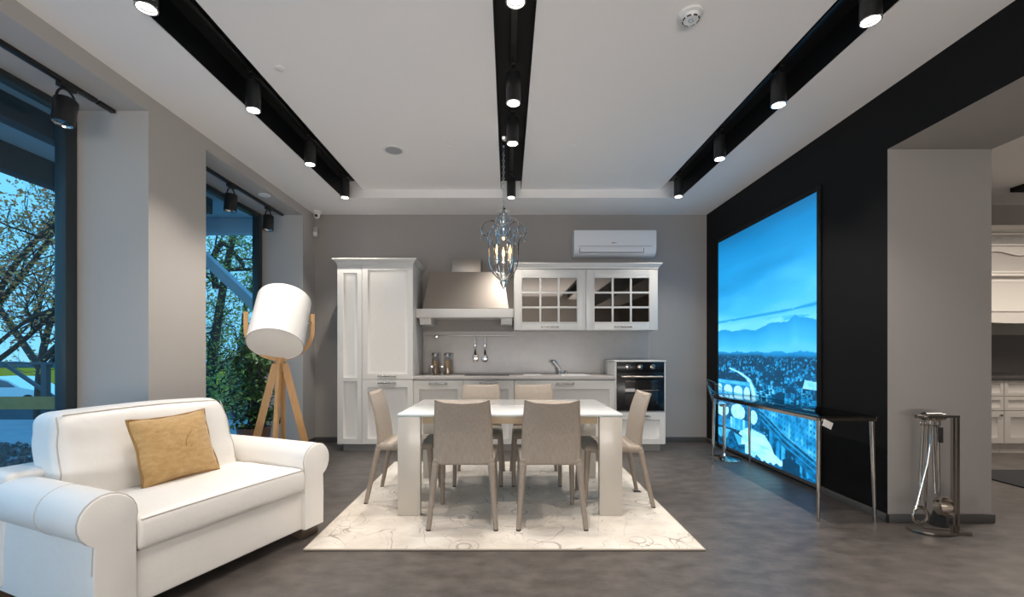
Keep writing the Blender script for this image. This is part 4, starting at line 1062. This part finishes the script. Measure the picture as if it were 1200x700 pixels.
# gold cushion leaning on the backrest
cu = thing('throw_cushion', 'gold chenille cushion with dark piping leaning on the sofa back', 'cushion')
cu.parent = None
CW, CH, CT = .41, .375, .085
def cush(u, v, s):
    x = CW/2*u*(1-.075*(1-v*v)); z = CH/2*v*(1-.085*(1-u*u)); th = CT*((1-u**2)**.5)*((1-v**2)**.5)*.8+.004
    th += .006*math.sin(v*19+u)*max(0, abs(u)-.5)
    return (x, s*th, z)
m = MB()
for s in (-1, 1): m.grid(lambda u, v: cush(2*u-1, 2*v-1, s), 26, 22)
m.build('cover', M['gold'], cu, angle=80)
loop = [(2*k/20-1, -1) for k in range(20)]+[(1, 2*k/20-1) for k in range(20)]+[(1-2*k/20, 1) for k in range(20)]+[(-1, 1-2*k/20) for k in range(20)]
MB().tube([(cush(u, v, 1)[0]*1.004, .004*math.sin(u*9+v*7), cush(u, v, 1)[2]*1.004) for u, v in loop], .0065, 7, True).build('piping', M['piping'], cu)
MB().tube([(.055, -.073, .06), (.028, -.074, .035), (.012, -.075, .005), (.010, -.075, -.02)], .0018, 6).tube([(.03, -.074, -.03), (.045, -.073, -.015)], .0014, 6).build('embroidery', M['piping'], cu)
lc = Vector((.338, .455, .652)); ang = R(19)
MT = Matrix.Translation(SO) @ Matrix.Rotation(SA, 4, 'Z') @ Matrix.Translation(lc) @ Matrix.Rotation(-ang, 4, 'X') @ Matrix.Rotation(R(-2), 4, 'Y')
cu.matrix_world = MT

# ================================================================== FLOOR LAMP
LX, LY = -2.0, 3.9
fl = thing('floor_lamp', 'wooden tripod floor lamp with a large tilted white drum shade', 'floor lamp', (LX, LY, 0))
rx = Vector((.889, .458, 0)).normalized(); vx_ = Vector((-.458, .889, 0)).normalized()
up_ = (vx_*.56+Vector((0, 0, 1))*.81+rx*.15).normalized()
cS = Vector((0, 0, 1.455)); rS, hS = .222, .252
sh = MB(); n = 48; x_, y_, d_ = frame_for(up_)
ring = lambda r, h: [cS+up_*h+(x_*math.cos(2*PI*k/n)+y_*math.sin(2*PI*k/n))*r for k in range(n)]
rings = [ring(rS-.003, -hS+.002), ring(rS, -hS), ring(rS, hS), ring(rS-.003, hS), ring(rS-.004, -hS+.002)]
vs = [p for q in rings for p in q]; fs = []
for i in range(4):
    for k in range(n): fs.append((i*n+k, i*n+(k+1) % n, (i+1)*n+(k+1) % n, (i+1)*n+k))
sh.add(vs, fs).build('shade', M['shade'], fl)
df = MB().add([p for p in ring(rS-.005, -hS+.006)]+[p for p in ring(rS-.005, -hS+.010)], [tuple(range(n)), tuple(range(n, 2*n))]+[(k, (k+1) % n, n+(k+1) % n, n+k) for k in range(n)]).build('diffuser', M['shadein'], fl)
MB().tube(ring(rS-.0005, -hS), .0022, 6, True).build('shade_rim', mat('rim_thread', (.35, .33, .31), .6), fl)
# bent wooden yoke
def yo(a):                                     # a from -1..1 along the U
    half = .262
    if abs(a) > .5:
        s = 1 if a > 0 else -1; t_ = (abs(a)-.5)/.5; return rx*(s*half)+vx_*.05+Vector((0, 0, 1.39+.145*t_))
    q = a/.5*PI/2; return rx*(half*math.sin(q))+vx_*.05+Vector((0, 0, 1.39-.265*math.cos(q)))
pts = [yo(-1+2*k/40) for k in range(41)]; vs = []; fs = []
for k, p in enumerate(pts):
    tng = (pts[min(k+1, 40)]-pts[max(k-1, 0)]).normalized(); nr = tng.cross(vx_).normalized()
    for a, b in ((-1,-1),(1,-1),(1,1),(-1,1)): vs.append(p+vx_*a*.032+nr*b*.017)
for k in range(40):
    for q in range(4): fs.append((k*4+q, k*4+(q+1) % 4, k*4+4+(q+1) % 4, k*4+4+q))
fs += [(3,2,1,0), (160,161,162,163)]
MB().add(vs, fs).build('yoke', M['oak'], fl)
for s in (1,): MB().cyl(rx*s*.20+Vector((0,0,1.455)), rx*s*.250+Vector((0,0,1.455))+vx_*.02, .012, n=12).build('pivot_knob', M['nickel'], fl)
MB().cyl(vx_*.02+Vector((0,0,1.00)), vx_*.05+Vector((0,0,1.13)), .045, n=20).build('hub', M['oak'], fl)
for s in (-1, 1): MB().bar(rx*s*.035+Vector((0,0,1.085)), rx*s*.285+Vector((0,0,.0)), .060, .026, vx_).build('leg', M['oak'], fl)
MB().bar(-vx_*.05-rx*.01+Vector((0,0,1.085)), -vx_*.24-rx*.055+Vector((0,0,0)), .036, .03, (1,0,0)).build('leg', M['oak'], fl)
MB().bar(vx_*.05+rx*.02+Vector((0,0,1.085)), vx_*.24+rx*.03+Vector((0,0,0)), .036, .03, (1,0,0)).build('leg', M['oak'], fl)

# ================================================================== POTTED FICUS
pf = thing('potted_ficus', 'bushy ficus in a dark pot behind the floor lamp', 'plant', (-2.78, 4.86, 0))
MB().lathe([(.10, .0), (.125, .02), (.165, .34), (.172, .37), (.155, .37), (.15, .34), (.001, .34)], n=28).build('pot', M['terra'], pf)
MB().lathe([(.001, .338), (.152, .338), (.152, .346), (.001, .352)], n=24).build('soil', M['soil'], pf)
rng = random.Random(9); st = MB(); anchors = []
for k in range(5):
    a = k*1.26; b = Vector((math.cos(a)*.03, math.sin(a)*.03, .34)); tp = Vector((math.cos(a)*.12+rng.gauss(0, .04)+.02, math.sin(a)*.18, 1.0+rng.uniform(0, .28)))
    c = rnd_curve([b, b.lerp(tp, .3)+Vector((rng.gauss(0, .02), rng.gauss(0, .02), 0)), b.lerp(tp, .65)+Vector((rng.gauss(0, .03), rng.gauss(0, .03), 0)), tp], 6)
    st.tube(c, [.016*(1-.6*i/len(c)) for i in range(len(c))], 7)
    for q in range(18):
        i = rng.randint(3, len(c)-1); L = rng.uniform(.10, .26); d = Vector((rng.gauss(0, 1)*.8, rng.gauss(0, 1), rng.uniform(-.25, .6))).normalized()
        w = rnd_curve([c[i], c[i]+d*L*.5+Vector((0, 0, .03)), c[i]+d*L-Vector((0, 0, .04))], 4)
        st.tube(w, [.004]*(len(w)-1)+[.002], 4); anchors += w[2:]
st.build('stems', M['bark'], pf, fix=False)
vs = []; fs = []
for k in range(1500):
    p = rng.choice(anchors)+Vector((rng.gauss(0, .03), rng.gauss(0, .035), rng.gauss(0, .03)))
    p.x = max(p.x, -.26)
    d = Vector((rng.gauss(0, 1), rng.gauss(0, 1), rng.uniform(-1.3, .1))).normalized(); sd = d.cross(Vector((rng.gauss(0, .4), rng.gauss(0, .4), 1))).normalized(); nn = d.cross(sd)
    L = rng.uniform(.05, .085); w = L*.24; n = len(vs)
    vs += [p, p+d*L*.35+sd*w-nn*.004, p+d*L*.75+sd*w*.7, p+d*L, p+d*L*.75-sd*w*.7, p+d*L*.35-sd*w-nn*.004]; fs += [(n, n+1, n+2, n+3), (n, n+3, n+4, n+5)]
f = MB(); f.v = [tuple(v) for v in vs]; f.f = fs; o = f.build('foliage', M['ficus'], pf, fix=False); o['kind'] = 'stuff'

# ================================================================== CONSOLE TABLE, ACRYLIC STOOL, FIRE TOOLS
t = thing('console_table', 'long narrow chrome console table with smoked glass top before the picture', 'table', (2.37, 3.9, 0))
ca, cb, cy0, cy1 = 2.17, 2.565, 3.10, 4.70
for x, s in ((ca, 1), (cb, -1)):
    for y, q in ((cy0, 1), (cy1, -1)):
        MB().tube([(x, y, 0), (x+s*.006, y+q*.006, .35), (x+s*.012, y+q*.012, .715)], [.010, .0135, .016], 12).build('leg', M['nickel'], t, True)
fr = MB()
for p0, p1 in (((ca, cy0), (cb, cy0)), ((cb, cy0), (cb, cy1)), ((cb, cy1), (ca, cy1)), ((ca, cy1), (ca, cy0))):
    fr.bar((p0[0], p0[1], .716), (p1[0], p1[1], .716), .026, .022)
fr.build('frame', M['nickel'], t, True)
MB().box(ca-.012, cb+.012, cy0-.012, cy1+.012, .7275, .7375, .002).build('glass_top', M['tabletop'], t, True)
tg = tag(MB().box(-.040, .040, -.0012, .0012, -.024, .024).build('price_tag', M['paper']), 'small white paper tag hanging at the console table corner', 'tag')
tg.location = (2.222, 3.082, .685); tg.rotation_euler = (0, R(24), R(12))
m = MB().tube([(2.19, 3.086, .712), (2.196, 3.084, .700), (2.203, 3.083, .692)], .0012, 5); m.build('string', M['paper'], tg).matrix_parent_inverse = (Matrix.Translation(tg.location) @ tg.rotation_euler.to_matrix().to_4x4()).inverted()

t = thing('bar_stool', 'clear acrylic stool on a chrome pedestal at the far end of console', 'stool', (2.42, 4.96, 0))
MB().lathe([(.001, 0), (.17, 0), (.172, .005), (.16, .012), (.06, .022), (.028, .035), (.024, .06)], n=36).build('base', M['nickel'], t)
MB().cyl((0, 0, .03), (0, 0, .60), .019, .015, n=16).build('pedestal', M['nickel'], t)
def shell(u, v):
    a = 2*PI*u; r = .05+.135*v**.8; z = .60+.03*v+.02*v**4
    bk = max(0, math.cos(a-PI))**1.2                     # raised side away from the wall
    z += .235*bk*max(0, (v-.45)/.55)**1.1+.06*(1-bk)*max(0, (v-.6)/.4)
    return (r*math.cos(a)*(1-.04*v*bk), r*math.sin(a)*1.05, z)
m = MB().grid(shell, 40, 12)
o = m.build('seat_shell', M['clear'], t, angle=80); sm = o.modifiers.new('thick', 'SOLIDIFY'); sm.thickness = .008
MB().tube([shell(k/40, 1) for k in range(40)], .006, 6, True).build('shell_rim', M['clear'], t)
MB().cyl((0, 0, .585), (0, 0, .605), .05, n=20).build('seat_plate', M['nickel'], t)

FX, FYY = 2.84, 2.92
t = thing('fire_tool_stand', 'polished nickel fire tool stand on a half moon base by the pillar', 'stand', (FX, FYY, 0))
hm = [(.17*math.cos(PI+PI*k/24)*1.0, .12*math.sin(PI+PI*k/24)) for k in range(25)]
MB().prism([(x*.92-.02, y+.045) for x, y in hm]+[(.13, .06), (-.17, .06)], lambda a, b, d: (a, b, d), .006, .02).build('base', M['nickel'], t)
MB().bar((-.08, .03, .013), (.155, -.05, .013), .035, .02).bar((.02, .07, .013), (.13, -.03, .013), .03, .018).build('cross_bar', M['nickel'], t)
for x in (.088, .118): MB().bar((x, .0, .02), (x, .0, .765), .014, .020, (0, 1, 0)).build('post', M['nickel'], t)
MB().bar((.126, 0, .762), (-.10, -.0, .762), .022, .016).build('arm', M['nickel'], t)
MB().cyl((-.155, 0, .762), (-.08, 0, .762), .012, .016, n=16).cyl((-.10, 0, .762), (.0, 0, .762), .030, n=20).cyl((-.015, 0, .762), (.03, 0, .762), .022, n=20).build('hanger', M['nickel'], t)
def tool(name, lab, x, y, lean, kind):
    t = thing(name, lab, 'fire tool', (FX+x, FYY+y, .735), group='fire tools hanging on the stand')
    lo = Vector((lean[0], lean[1], -.56 if kind != 'shovel' else -.47))
    MB().tube([(math.cos(a)*.018, 0, math.sin(a)*.018-.012) for a in [2*PI*k/14 for k in range(14)]], .005, 8, True).build('ring', M['nickel'], t)
    MB().tube([(0, 0, -.03), (0, 0, -.05), lo*.97], [.011, .009, .0085], 10).build('rod', M['nickel'], t)
    if kind == 'brush':
        MB().sphere(lo+Vector((0, 0, -.015)), (.030, .026, .02), 16, 10).build('ferrule', M['nickel'], t)
        MB().lathe([(.026, -.02), (.036, -.06), (.050, -.125), (.001, -.126)], lo+Vector((0, 0, .01)), 20).build('bristles', M['blade'], t)
    elif kind == 'shovel':
        T = Matrix.Translation(lo+Vector((.0, -.03, -.06)))
        MB().lathe([(.001, -.004), (.020, -.002), (.052, .0), (.060, -.006), (.062, -.042), (.056, -.045), (.054, -.008), (.001, -.010)], (0, 0, 0), 32, ax=(-.22, 1, -.28), T=T).build('pan', M['nickel'], t)
    elif kind == 'tongs':
        MB().tube([(.050, -.012, -.04), (.012, -.018, -.27), lo+Vector((-.028, -.014, .01))], .0058, 8).build('rod', M['nickel'], t)
        for s in (-1, 1):
            MB().tube([lo+Vector((s*.016+math.cos(a)*.046, -.012+s*.016, -.045+math.sin(a)*.052)) for a in [2*PI*k/22 for k in range(22)]], .007, 8, True).build('grip', M['nickel'], t)
    else:
        MB().tube([lo*.97, lo+Vector((0, 0, -.04)), lo+Vector((.02, -.01, -.075)), lo+Vector((.035, -.012, -.06))], [.007, .006, .005, .003], 8).build('hook', M['nickel'], t)
tool('fire_tongs', 'nickel fire tongs with round grips, leftmost on the stand', -.120, -.012, (-.050, -.022), 'tongs')
tool('ash_shovel', 'nickel ash shovel with round pan on the stand', -.078, -.035, (-.022, -.040), 'shovel')
tool('fire_poker', 'thin nickel fire poker behind the shovel', -.050, .030, (.006, .02), 'poker')
tool('hearth_brush', 'hearth brush with black bristles, rightmost on the stand', -.040, -.03, (.004, -.005), 'brush')
tag(MB().box(FX-.058, FX-.028, FYY-.056, FYY-.054, .60, .70, .001).build('hang_tag', M['dark']), 'small black tag hanging among the fire tools', 'tag')
